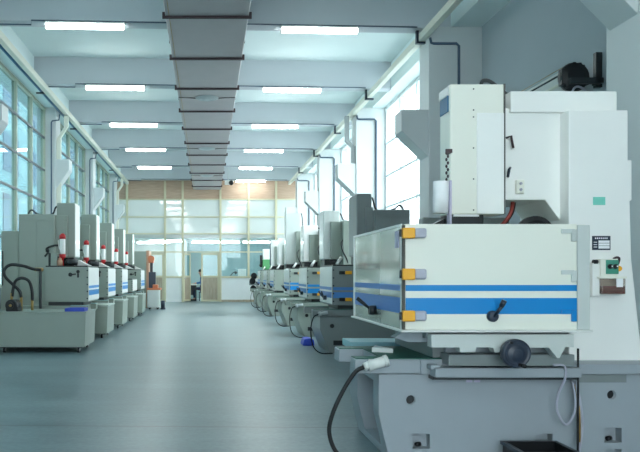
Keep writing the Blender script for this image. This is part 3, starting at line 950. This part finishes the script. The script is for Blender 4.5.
# ------------------------------------------------------------------ the rows of smaller machines
def small_machine(sign, xf, y0, label, group, dark=False, top=2.45, tank=True, drop=0.0, side_stripe=False, ext=True, clutter=True, headw=(.30, .62), headv=(.4, .85), white=False, coltop=2.24, cable=True, fc=None):
    R = thing('edm_machine', label, 'machine', (sign * (xf + .6), y0 + .6, 0), group)
    mm, hm = (M['machd'], M['machd']) if dark else (M['mach'], M['white'] if white else M['head'])  # dark: the shade on this machine is put into darker colours
    def bx_(mb, u0, u1, v0, v1, z0, z1, bev=.006):
        return mb.box(sign * (xf + u0), sign * (xf + u1), y0 + v0, y0 + v1, z0, z1, bev)
    def pt(u, v, z): return (sign * (xf + u), y0 + v, z)
    # base with tapered toe
    pr = [(-.18, .56), (-.18, .36), (-.04, .0), (1.2, .0), (1.2, .56)] if sign > 0 else [(.06, .56), (.1, 0), (1.2, 0), (1.2, .56)]
    MBb = MB().prism([(sign * (xf + u), z) for u, z in pr], 'y', y0 + .05, y0 + 1.05, .008)
    bs = MBb.build('base', mm, R)
    e = MB(); e.cyl(pt(.0, .051, .41), pt(.0, .03, .41), .032, n=16)
    e.build('lifting_hole', M['black'], bs)
    e = MB(); bx_(e, .02, .2, .03, .051, .12, .19, 0)
    e.build('access_slot', M['black'], bs)
    b = MB(); bu = -.30 if sign > 0 else .0; bx_(b, bu, .3, .0, .16, .56, .66); bx_(b, bu, .3, .86, 1.02, .56, .66); bx_(b, .1, 1.15, .02, 1.0, .56, .66)
    b.build('bed', mm, R)
    for v0, v1 in ((.005, .155), (.865, 1.015)):
        b = MB(); bx_(b, -.29 if sign > 0 else .01, .3, v0, v1, .66, .667, 0); b.build('way_cover', M['green'] if sign > 0 else M['teal'], R)
    b = MB(); bx_(b, .1, .7, .1, .95, .66, .72 - drop * .1, .004)
    b.build('saddle', M['dark'], R)
    t0, t1 = .725 - drop, 1.32 - drop
    if drop: t0 = .725; t1 = 1.05
    b = MB(); bx_(b, 0, .74, 0, 1.15, t0, t1, .006)
    tk = b.build('tank', mm, R)
    b = MB(); bx_(b, .012, .728, .012, 1.138, t1 - .002, t1 + .022, .004); b.build('tank_rim', M['black'], tk)
    b = MB(); bx_(b, -.008, .0005, .02, 1.14, t0 + .02, t1 - .01, .003); b.build('tank_door', M['white'], tk)
    if not drop:
        b = MB()
        bx_(b, -.0105, -.007, .03, 1.12, t0 + .23, t0 + .275, 0); bx_(b, -.0105, -.007, .03, 1.12, t0 + .11, t0 + .2, 0)
        if side_stripe:
            bx_(b, .01, .73, -.003, .001, t0 + .23, t0 + .275, 0); bx_(b, .01, .73, -.003, .001, t0 + .11, t0 + .2, 0)
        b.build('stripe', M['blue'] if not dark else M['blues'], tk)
    for z in ((t0 + .09, t1 - .1) if side_stripe else ()):
        l = MB(); bx_(l, .19, .29, -.03, .001, z - .026, z + .026, .008); l = l.build('latch', M['yellow'], R)
        b = MB(); bx_(b, .1, .188, -.025, .001, z - .025, z + .025, .008); b.build('grip', M['dark'] if not dark else M['black'], l)
    b = MB()
    for i in range(5):
        z = t0 + .06 + i * (t1 - t0 - .12) / 4
        b.cyl(pt(.012, -.003, z), pt(.012, -.02, z), .013, n=8)
    b.build('corner_clip', M['navy'], tk)
    if sign < 0:
        hu, hz = .30, t1 - .13
        l = MB().lathe(pt(hu, 0, hz), (0, -1, 0), [(.035, 0), (.035, .02), (.02, .03), (0, .03)], 14)
        l.tube([pt(hu, -.03, hz), pt(hu - .1, -.04, hz + .01)], .012, 8, curve=False)
        l.lathe(pt(hu - .13, 0, hz + .05), (0, -1, 0), [(.03, 0), (.03, .02), (.012, .022), (0, .022)], 14)
        bx_(l, hu - .145, hu - .115, -.015, .0, hz - .05, hz + .02, 0)
        l.build('lever', M['black'], R)
    else:
        l = MB().lathe(pt(-.008, .5, t0 + .1), (-sign, 0, 0), [(.035, 0), (.035, .05), (0, .05)], 14)
        l.cyl(pt(-.05, .5, t0 + .1), pt(-.12, .56, t0 + .2), .014)
        l.cyl(pt(-.05, .5, t0 + .1), pt(-.1, .4, t0 + .2), .012)
        l.build('lever', M['navy'], R)
    # column, head, quill
    b = MB(); bx_(b, headw[1] + .01, 1.25, .25, 1.0, .56, coltop, .01)
    cl = b.build('column', mm, R)
    b = MB(); bx_(b, headw[1] + .02, 1.22, .24, .251, coltop - .1, coltop - .015, .002); bx_(b, headw[1] + .02, .93, .24, .251, .8, coltop - .12, .003); bx_(b, .94, 1.22, .24, .251, .8, coltop - .12, .003)
    b.build('cover_panel', mm, cl)
    h = MB(); bx_(h, headw[0], headw[1], headv[0], headv[1], 1.49, top, .012); h = h.build('head', hm if sign > 0 else mm, R)
    b = MB(); bx_(b, headw[0] - .006, headw[0] + .002, headv[0] + .02, headv[1] - .02, 1.51, top - .02, .002); b.build('front_cover', fc or (M['white'] if not dark else M['machd']), h)
    if top < 2.8:
        b = MB(); bx_(b, headw[0] + .13, headw[1] + .012, headv[0] - .06, headv[0] + .01, 1.5, top - .22, .008); b.build('side_box', mm, h)
    else:
        b = MB(); bx_(b, headw[1] - .15, headw[1] + .12, headv[0] - .12, headv[0] + .02, 1.55, top - .55, .008); b.build('side_box', M['mach'], h)
    b = MB(); bx_(b, headw[0] + .02, headw[1] - .02, headv[0] + .01, headv[1] - .1, t1 + .026 if not drop else 1.33, 1.488, .008); bx_(b, headw[0] + .1, headw[1] - .12, headv[0] + .1, headv[1] - .16, t1 - .1, t1 + .05, .004)
    b.build('quill', M['black'], R)
    if cable:
        z = coltop
        MB().tube([pt(headw[1] - .02, headv[0] + .2, top - .03), pt(headw[1] + .06, headv[0] + .2, top - .06), pt(headw[1] + .12, headv[0] + .15, z + .02), pt(headw[1] + .35, headv[0] + .12, z + .02),
                   pt(headw[1] + .45, headv[0] + .1, z + .09), pt(headw[1] + .5, headv[0] + .1, z + .07), pt(headw[1] + .54, headv[0] + .1, z - .02)], .016, 8).build('cable', M['black'] if sign < 0 else M['dark'], R)
    if ext:
        u, v = .46, .12
        x = MB().lathe(pt(u, v, 1.54), (0, 0, 1), [(.045, .0), (.05, .01), (.05, .25), (.045, .26)], 16).build('fire_extinguisher', M['white'], R)
        MB().lathe(pt(u, v, 1.80), (0, 0, 1), [(.054, 0), (.054, .06), (.04, .075), (.022, .095), (0, .095)], 16).build('red_cap', M['red'], x)
        MB().lathe(pt(u, v, 1.54), (0, 0, -1), [(.054, 0), (.054, .06), (.022, .08), (.022, .2), (0, .2)], 16).build('red_collar', M['red'], x)
        MB().tube([pt(u + .07, v, 1.78), pt(u + .055, v - .03, 1.66), pt(u, v - .07, 1.54)], .009, 6).build('discharge_tube', M['edge'], x)
    if clutter and sign < 0:
        b = MB(); bx_(b, .55, .66, .1, .24, 1.335, 1.56, .006); b.build('gauge_box', M['unitgreen'] if False else M['mach'], R)
        b = MB(); bx_(b, .665, .70, .1, .26, 1.335, 1.56, .004); bx_(b, .52, .545, .12, .22, 1.335, 1.5, .004); b.build('clamp_post', M['black'], R)
        b = MB(); b.tube([pt(.52, .14, 1.69), pt(.6, .12, 1.69), pt(.69, .1, 1.66), pt(.735, .1, 1.62), pt(.70, .1, 1.58), pt(.76, .1, 1.5)], .018, 8); b.ball(pt(.715, .1, 1.6), .035)
        b.build('flexible_arm', M['black'], R)
        b = MB(); b.lathe(pt(.5, .1, 1.34), (0, 0, 1), [(.05, 0), (.05, .08), (.03, .11), (.03, .14), (0, .14)], 12); b.build('copper_fitting', M['orangeb'], R)
        b = MB(); b.cyl(pt(.36, .15, 1.41), pt(.22, .2, 1.40), .055); b.ball(pt(.36, .15, 1.41), .055); b.build('pump_motor', M['dark'], R)
        b = MB(); b.prism([(sign * (xf + .3), 1.345), (sign * (xf + .02), 1.345), (sign * (xf + .08), 1.37), (sign * (xf + .22), 1.44)], 'y', y0 + .3, y0 + .55); b.build('splash_guard', M['edge'], R)
    elif clutter:
        b = MB(); b.cyl(pt(.12, .3, 1.35), pt(.2, .35, 1.46), .025); b.build('nozzle', M['edge'], R)
        b = MB(); b.tube([pt(.76, .3, 1.9), pt(.70, .24, 1.8), pt(.72, .22, 1.65), pt(.8, .24, 1.5), pt(.84, .26, 1.36)], .014, 8); b.build('hose', M['black'], R)
    if sign > 0:
        # plug and trailing power cable at the aisle end of the bed
        b = MB(); b.cyl(pt(-.2, -.04, .60), pt(-.08, -.04, .62), .026); b.cyl(pt(-.22, -.04, .597), pt(-.18, -.04, .604), .034); bx_(b, -.17, -.1, -.035, .001, .595, .62, 0); b.build('connector', M['steel'], R)
        MB().tube([pt(-.22, -.05, .595), pt(-.3, -.06, .54), pt(-.34, -.08, .35), pt(-.31, -.12, .12), pt(-.2, -.15, .02), pt(-.02, -.12, .012)], .009, 8).build('power_cable', M['rubber'], R)
    return R


LEFT = [11.9, 14.27, 16.64, 19.0, 21.4]
names = ['nearest of the left row, beside the coolant tank with the blue tray', 'second in the left row', 'third in the left row', 'fourth in the left row, its tank lowered', 'last of the left row, before the orange machine']
for i, y in enumerate(LEFT):
    small_machine(-1, 2.02, y, 'grey sparking machine, ' + names[i], 'machines along the left wall', drop=.3 if i == 3 else 0)
    # coolant tank on castors in front of each
    cy0 = y - 1.26
    x1, x0 = -1.845, -2.95 if i else -3.25
    t = thing('coolant_tank', 'pale grey coolant tank on castors, ' + ['with black hoses and a blue tray on top', 'second in the left row', 'third in the left row', 'fourth in the left row', 'farthest of the left row'][i], 'tank', ((x0 + x1) / 2, cy0 + .45, 0), 'coolant tanks along the left wall')
    b = MB(); b.prism([(x0, .09), (x1 - .015, .09), (x1, .60), (x0, .60)], 'y', cy0, cy0 + .93, .008); b.build('tank_body', M['mach'], t)
    b = MB(); b.box(x0, x1 + .012, cy0 - .012, cy0 + .94, .60, .625, .004); b.build('lid', M['mach'] if i == 0 else M['machl'], t)
    b = MB(); b.box(x0 + .02, x1 - .05, cy0 + .01, cy0 + .92, .075, .092); b.build('bottom_rail', M['dark'], t)
    for cx in (x0 + .15, x1 - .12):
        for cy in (cy0 + .08, cy0 + .83):
            w = MB(); w.cyl((cx - .016, cy, .036), (cx + .016, cy, .036), .036, n=14); w = w.build('caster', M['black'], t)
            b = MB(); b.box(cx - .026, cx - .018, cy - .02, cy + .02, .03, .076); b.box(cx + .018, cx + .026, cy - .02, cy + .02, .03, .076); b.build('caster_fork', M['steel'], w)
    if i == 0:
        px, pz = W(12.5, 305, 65)
        b = MB(); b.cyl((px, cy0 + .05, .72), (px, cy0 + .3, .72), .09, n=20); b.box(px - .09, px + .1, cy0 + .08, cy0 + .3, .626, .70, .01); b.cyl((px - .02, cy0 + .02, .72), (px - .02, cy0 + .05, .72), .06, n=14)
        pm = b.build('pump', M['black'], t)
        MB().lathe((px, cy0 + .02, .72), (0, -1, 0), [(.02, 0), (.02, .02), (0, .02)], 12).build('brass_plug', M['brass'], pm)
        for pts in ([(44, 270), (36, 269), (26, 266), (14, 265), (8, 270), (9, 277), (17, 285), (23, 291), (24.5, 297)],
                    [(15.5, 296), (16.5, 289), (19, 281), (25, 278), (32, 281), (35, 290), (35.5, 300)]):
            b = MB(); b.tube([(P(a, 62), F / 62 - .2, Q(c, 62)) for a, c in pts], .024, 10)
            b.build('hose', M['rubber'], t)
        b = MB()
        for a, c0, c1 in ((24.5, 296, 312), (15.2, 293, 301), (35.3, 299, 313)):
            b.cyl((P(a, 62), F / 62 - .2, Q(c0, 62)), (P(a, 62), F / 62 - .2, max(.62, Q(c1, 62))), .022, n=12)
        b.cyl((P(38, 62), F / 62 - .2, Q(269.5, 62)), (P(44, 62), F / 62 - .1, Q(269.5, 62)), .03, n=12)
        b.build('brass_fitting', M['brass'], t)
x0, z0 = W(67, 315, 64.5)
b = MB()
for k, (a, c, d_, e) in enumerate(((-2.17, -1.87, 10.68, 11.0),)):
    b.box(a, c, d_, e, .627, .64, .004); b.box(a, a + .015, d_, e, .64, .675); b.box(c - .015, c, d_, e, .64, .675); b.box(a + .015, c - .015, d_, d_ + .015, .64, .675); b.box(a + .015, c - .015, e - .015, e, .64, .675)
o = b.build('parts_tray', M['bluecloth'])
tag(o, 'shallow royal blue tray on the lid of the nearest coolant tank', 'tray')
# tall control cabinet at the left edge
t = thing('control_cabinet', 'tall grey control cabinet at the left edge beside the first machine column', 'cabinet', (-3.44, 12.3, 0))
MB().box(-3.59, -3.275, 12.2, 12.85, 0, 1.95, .01).build('body', M['mach'], t)
b = MB(); b.box(-3.58, -3.29, 12.185, 12.2, .06, 1.92, .004); d_ = b.build('door', M['mach'], t)
MB().box(-3.565, -3.545, 12.17, 12.186, 1.0, 1.6, .004).build('handle', M['dark'], d_)
# hose post between cabinet and tank
o = MB()
o.tube([(-2.79, 11.72, 0.0), (-2.79, 11.72, 1.27)], .025, 10, curve=False)
o = o.build('drain_pipe', M['dark']); tag(o, 'upright dark drain pipe beside the nearest left machine tank', 'pipe')

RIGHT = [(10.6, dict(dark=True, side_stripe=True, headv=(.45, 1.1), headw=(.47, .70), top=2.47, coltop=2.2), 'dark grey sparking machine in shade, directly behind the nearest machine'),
         (13.3, dict(side_stripe=True, headv=(.5, 1.0), headw=(.40, .72)), 'sparking machine with pale head and amber latches, third from camera on the right'),
         (16.1, dict(side_stripe=True, headv=(.6, 1.1), headw=(.40, .75), top=2.36, white=True), 'sparking machine with lower white head, fourth from camera on the right'),
         (19.9, dict(headw=(.42, .86), headv=(.7, 1.1), top=3.0), 'sparking machine with the tallest pale head in the right row'),
         (22.3, dict(headw=(.42, .62), top=2.36, white=True), 'sparking machine with slim white head, behind the tallest one on the right'),
         (25.0, dict(headw=(.42, .72), top=2.42, white=True, fc=M['conduit']), 'sparking machine next to the green headed one at the far end')]
for i, (y, kw, lab) in enumerate(RIGHT):
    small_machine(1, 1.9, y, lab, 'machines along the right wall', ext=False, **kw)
# last one: green headed milling machine with handwheels
R = thing('milling_machine', 'small milling machine with green head and black handwheels at the far right end', 'machine', (2.4, 28.2, 0))
y = 27.75
b = MB(); b.prism([(1.9, .0), (2.9, .0), (2.8, .75), (2.0, .75)], 'y', y, y + .8, .01); b.build('base', M['mach'], R)
b = MB(); b.box(1.7, 2.7, y + .1, y + .6, .75, .9, .01); b.build('table', M['machd'], R)
b = MB(); b.box(2.1, 2.6, y + .15, y + .55, .9, 1.2, .01); b.build('vise', M['head'], R)
b = MB(); b.box(2.55, 2.95, y + .3, y + .8, .75, 1.95, .02); b.build('column', M['mach'], R)
b = MB(); b.box(2.22, 2.58, y + .2, y + .7, 1.38, 1.78, .03); b.cyl((2.38, y + .4, 1.38), (2.38, y + .4, 1.2), .07); h = b.build('head', M['unitgreen'], R)
b = MB(); b.box(2.24, 2.54, y + .25, y + .65, 1.78, 2.2, .02); b.build('motor', M['white'], h)
b = MB(); b.cyl((2.17, y + .3, 1.5), (2.17, y + .3, 1.95), .05); b.ball((2.17, y + .3, 1.55), .08); b.build('spindle_lever', M['black'], R)
for xx, zz in ((1.78, 1.12), (1.72, .92), (1.75, .62)):
    w = MB(); w.lathe((xx + .1, y + .0, zz), (-.6, -1, 0), [(.03, -.1), (.03, 0), (.12, .0), (.13, .02), (.13, .05), (.1, .05), (.09, .02), (.03, .03), (0, .06)], 20); w = w.build('handwheel', M['black'], R)

# blue bag on the floor by the dark machine
o = MB()
o.prism([(1.60, .0), (1.80, .0), (1.79, .1), (1.72, .125), (1.63, .11)], 'y', 11.7, 12.05, .02, 3)
t = o.build('tool_bag', M['bluecloth'])
tag(t, 'small blue bag on the floor at the foot of the dark grey machine', 'bag')

# ------------------------------------------------------------------ far left corner
t = thing('tall_cabinet', 'tall grey cabinet with a rust orange edge, beyond the left row', 'cabinet', (-2.45, 25.2, 0))
b = MB(); b.box(-3.0, -2.13, 24.6, 25.6, 0, 2.0, .008); b.build('body', M['mach'], t)
b = MB(); b.box(-2.13, -2.04, 24.58, 25.6, 0, 2.02, .004); b.build('edge_panel', M['orangeb'], t)
b = MB(); b.box(-2.98, -2.58, 24.585, 24.6, .05, 1.95, .003); b.box(-2.56, -2.15, 24.585, 24.6, .05, 1.95, .003); d_ = b.build('door', M['mach'], t)
MB().box(-2.61, -2.53, 24.565, 24.586, .95, 1.1, .004).build('handle', M['dark'], d_)
t = thing('drilling_machine', 'small orange and black drilling machine on a pale cabinet beside the far glazed wall', 'machine', (-1.8, 23.9, 0))
b = MB(); b.box(-2.02, -1.62, 23.6, 24.3, .07, .66, .01); cb = b.build('cabinet', M['head'], t)
b = MB(); b.box(-1.99, -1.65, 23.585, 23.6, .1, .62, .003); b.build('cabinet_door', M['head'], cb)
b = MB(); b.box(-2.02, -1.57, 23.58, 24.32, .66, .72, .008); b.box(-1.84, -1.66, 23.7, 23.95, .72, .84, .02); b.build('table', M['orange'], t)
b = MB(); b.box(-1.99, -1.76, 23.9, 24.2, .72, 1.27, .015); b.build('column', M['navy'], t)
b = MB(); b.box(-1.95, -1.86, 23.95, 24.1, 1.27, 1.6, .006); b.build('post', M['dark'], t)
b = MB(); b.cyl((-1.91, 23.8, 1.72), (-1.91, 24.15, 1.72), .11, n=18); b.box(-2.0, -1.82, 23.85, 24.1, 1.58, 1.66, .02); b.build('motor', M['orange'], t)
b = MB()
for cx in (-1.95, -1.68):
    for cy in (23.68, 24.22):
        b.cyl((cx - .02, cy, .04), (cx + .02, cy, .04), .04, n=12); b.box(cx - .03, cx + .03, cy - .03, cy + .03, .05, .072)
b.build('caster', M['black'], t)
b = MB(); b.cyl((-1.5, 23.8, .05), (-1.5, 23.8, .3), .07, n=14); b.lathe((-1.5, 23.8, .0), (0, 0, 1), [(.09, 0), (.09, .05), (0, .05)], 14)
o = b.build('waste_bin', M['navy']); tag(o, 'small dark bin standing beside the pale cabinet of the orange drilling machine', 'bin')

# ------------------------------------------------------------------ office: desk, monitor, chair, person
t = thing('desk', 'dark office desk seen through the open doorway in the back wall', 'desk', (-.7, 31.2, 0))
b = MB(); b.box(-.93, -.45, 30.95, 31.75, .70, .74, .004); b.build('desk_top', M['head'], t)
for dx in (-.9, -.5):
    for dy in (31.0, 31.7):
        b = MB(); b.box(dx - .025, dx + .025, dy - .025, dy + .025, 0, .7); b.build('leg', M['dark'], t)
b = MB(); b.box(-.88, -.52, 31.66, 31.69, .25, .7); b.build('modesty_panel', M['navy'], t)
o = MB().box(-.92, -.7, 31.0, 31.12, .741, .80, .01).build('paper_stack', M['mull']); tag(o, 'low stack of papers on the desk in the doorway', 'paper')
t = thing('desk', 'pale office desk behind the window right of the doorway', 'desk', (1.7, 32.4, 0))
b = MB(); b.box(.9, 2.6, 31.9, 32.7, .84, .88, .004); b.build('desk_top', M['pale'], t)
for dx in (.95, 2.55):
    b = MB(); b.box(dx - .03, dx + .03, 31.95, 32.65, 0, .84); b.build('leg', M['head'], t)
t = thing('computer_monitor', 'boxy white computer monitor on the desk behind the office window', 'monitor', (1.65, 32.2, .88))
b = MB(); b.box(1.42, 1.8, 32.05, 32.12, 1.06, 1.42, .015); b.prism([(32.12, 1.08), (32.12, 1.4), (32.4, 1.34), (32.4, 1.14)], 'x', 1.46, 1.76); b.build('housing', M['white'], t)
b = MB(); b.box(1.5, 1.72, 32.08, 32.3, .881, 1.06, .01); b.build('stand', M['white'], t)
t = thing('desk_lamp', 'low dark lamp on the desk beside the white monitor', 'lamp', (1.2, 32.2, .88))
b = MB(); b.cyl((1.1, 32.2, .881), (1.1, 32.2, .9), .08); b.build('base', M['black'], t)
b = MB(); b.tube([(1.1, 32.2, .9), (1.08, 32.2, 1.1), (1.2, 32.2, 1.26), (1.3, 32.2, 1.3)], .02, 8); b.build('arm', M['black'], t)
b = MB(); b.cyl((1.28, 32.2, 1.31), (1.36, 32.2, 1.22), .04, .08); b.build('shade', M['dark'], t)
t = thing('office_chair', 'dark office chair under the person in the doorway', 'chair', (-.15, 31.3, 0))
b = MB(); b.box(-.36, .04, 31.1, 31.52, .36, .40, .015); b.build('seat', M['navy'], t)
b = MB(); b.box(.04, .08, 31.12, 31.5, .55, .9, .015); b.build('backrest', M['navy'], t)
b = MB(); b.box(.045, .075, 31.2, 31.24, .4, .6); b.box(.045, .075, 31.38, 31.42, .4, .6); b.build('back_support', M['dark'], t)
for dx in (-.33, .02):
    for dy in (31.13, 31.49):
        b = MB(); b.cyl((dx, dy, 0), (dx, dy, .36), .015, n=10); b.build('leg', M['dark'], t)


def skin_mesh(name, joints, edges, m, parent, lv=1):
    me = bpy.data.meshes.new(name)
    off = Vector(parent.location)
    me.from_pydata([Vector(j[0]) - off for j in joints], edges, [])
    o = bpy.data.objects.new(name, me)
    C.objects.link(o)
    sk = o.modifiers.new('skin', 'SKIN')
    for v, j in zip(me.skin_vertices[0].data, joints):
        r = j[1]
        v.radius = r if isinstance(r, tuple) else (r, r)
    me.skin_vertices[0].data[0].use_root = True
    sk.use_smooth_shade = True
    su = o.modifiers.new('sub', 'SUBSURF'); su.levels = lv; su.render_levels = lv
    bpy.context.view_layer.update()
    dg = bpy.context.evaluated_depsgraph_get()
    new = bpy.data.meshes.new_from_object(o.evaluated_get(dg))
    o.modifiers.clear(); o.data = new
    new.materials.clear(); new.materials.append(m)
    for p in new.polygons: p.use_smooth = True
    o.parent = parent
    return o


# seated person facing the desk (-x); right hand nearer the camera
px, py = -.14, 31.31
T = thing('person', 'person in a blue jacket seated at the desk in the open doorway', 'person', (px, py, 0))
J = [((px, py, .56), (.14, .13)), ((px - .02, py, .78), (.12, .14)), ((px - .06, py, .98), (.11, .16)), ((px - .10, py, 1.08), (.06, .08)), ((px - .13, py, 1.15), .05), ((px - .16, py, 1.25), (.085, .075)), ((px - .165, py, 1.34), (.08, .07))]
E = [(0, 1), (1, 2), (2, 3), (3, 4), (4, 5), (5, 6)]
for sd in (-1, 1):
    n = len(J)
    J += [((px - .03, py + sd * .1, .54), .085), ((px - .40, py + sd * .11, .54), .065), ((px - .42, py + sd * .11, .28), .052), ((px - .41, py + sd * .11, .08), .038), ((px - .54, py + sd * .12, .045), .036)]
    E += [(0, n), (n, n + 1), (n + 1, n + 2), (n + 2, n + 3), (n + 3, n + 4)]
    n = len(J)
    J += [((px - .07, py + sd * .19, 1.03), .058), ((px - .14, py + sd * .22, .82), .045), ((px - .36, py + sd * .15, .79), .034), ((px - .42, py + sd * .14, .785), .03)]
    E += [(2, n), (n, n + 1), (n + 1, n + 2), (n + 2, n + 3)]
body = skin_mesh('body', J, E, M['skin'], T)
# garments follow the body
JJ = [(J[0][0], (.15, .14)), (J[1][0], (.132, .152)), (J[2][0], (.122, .172)), ((px - .10, py, 1.08), (.072, .09))]
EE = [(0, 1), (1, 2), (2, 3)]
for sd in (-1, 1):
    n = len(JJ)
    JJ += [((px - .07, py + sd * .19, 1.03), .068), ((px - .14, py + sd * .22, .82), .055), ((px - .34, py + sd * .155, .79), .044)]
    EE += [(2, n), (n, n + 1), (n + 1, n + 2)]
skin_mesh('jacket', JJ, EE, M['shirt'], T)
JJ = [((px, py, .55), (.15, .14))]; EE = []
for sd in (-1, 1):
    n = len(JJ)
    JJ += [((px - .03, py + sd * .1, .55), .092), ((px - .40, py + sd * .11, .545), .073), ((px - .42, py + sd * .11, .28), .062), ((px - .41, py + sd * .11, .11), .05)]
    EE += [(0, n), (n, n + 1), (n + 1, n + 2), (n + 2, n + 3)]
skin_mesh('trousers', JJ, EE, M['trous'], T)
hx, hz = px - .165, 1.30
b = MB(); b.ball((hx + .02, py, hz + .045), .095, 1.0, .88, .85, 16); b.ball((hx + .05, py, hz + .0), .08, .8, .95, .9, 14); b.build('hair', M['hair'], T)
b = MB(); b.ball((hx - .088, py, hz - .03), .016, 1.2, .8, 1.2, 8); b.ball((hx + .0, py - .076, hz - .03), .02, .7, .4, 1.2, 8); b.ball((hx + .0, py + .076, hz - .03), .02, .7, .4, 1.2, 8); b.build('nose_and_ears', M['skin'], T)
b = MB()
for sd in (-1, 1): b.ball((hx - .078, py + sd * .028, hz - .005), .01, .7, 1, .7, 8)
b.build('eyes', M['black'], T)
b = MB(); b.ball((hx - .076, py, hz - .07), .018, .5, 1.2, .3, 8); b.build('mouth', M['flange'], T)
for sd in (-1, 1):
    b = MB()
    bx0, by0 = px - .44, py + sd * .14
    for i, L in enumerate((.068, .078, .072, .055)):
        o_ = (i - 1.5) * .017
        b.tube([(bx0, by0 + o_, .79), (bx0 - L * .5, by0 + o_, .785), (bx0 - L, by0 + o_, .762)], .008, 6)
    b.tube([(bx0 + .03, by0 - sd * .025, .79), (bx0 - .005, by0 - sd * .05, .78), (bx0 - .03, by0 - sd * .052, .765)], .009, 6)
    b.build('fingers', M['skin'], T)
for sd in (-1, 1):
    MB().box(px - .62, px - .38, py + sd * .12 - .045, py + sd * .12 + .045, 0, .075, .025, 3).build('shoe', M['black'], T)

# ------------------------------------------------------------------ light, camera, view
w = bpy.data.worlds.new('World'); bpy.context.scene.world = w
w.use_nodes = True
bg = w.node_tree.nodes['Background']
bg.inputs['Color'].default_value = (.87, .96, 1.0, 1)
bg.inputs['Strength'].default_value = 4.0

cam = bpy.data.cameras.new('Camera')
co = bpy.data.objects.new('Camera', cam); C.objects.link(co)
co.location = (0, 0, EYE)
co.rotation_euler = (PI / 2, 0, 0)
co.rotation_mode = 'QUATERNION'
q = Matrix.Rotation(math.radians(-.0), 3, 'Y') @ Matrix.Rotation(PI / 2, 3, 'X')
co.rotation_quaternion = q.to_quaternion()
cam.sensor_width = 36
cam.lens = F / 640 * 36
cam.shift_x = (320 - CX) / 640
cam.shift_y = (CY - 226) / 640
cam.clip_start = .05
cam.clip_end = 300
sc = bpy.context.scene
sc.camera = co
sc.view_settings.view_transform = 'Standard'
sc.view_settings.look = 'None'
sc.view_settings.gamma = 1
sc.view_settings.use_curve_mapping = False
sc.view_settings.exposure = 1.05
sc.cycles.max_bounces = 10
sc.cycles.diffuse_bounces = 6
sc.cycles.transparent_max_bounces = 16
sc.cycles.use_denoising = True
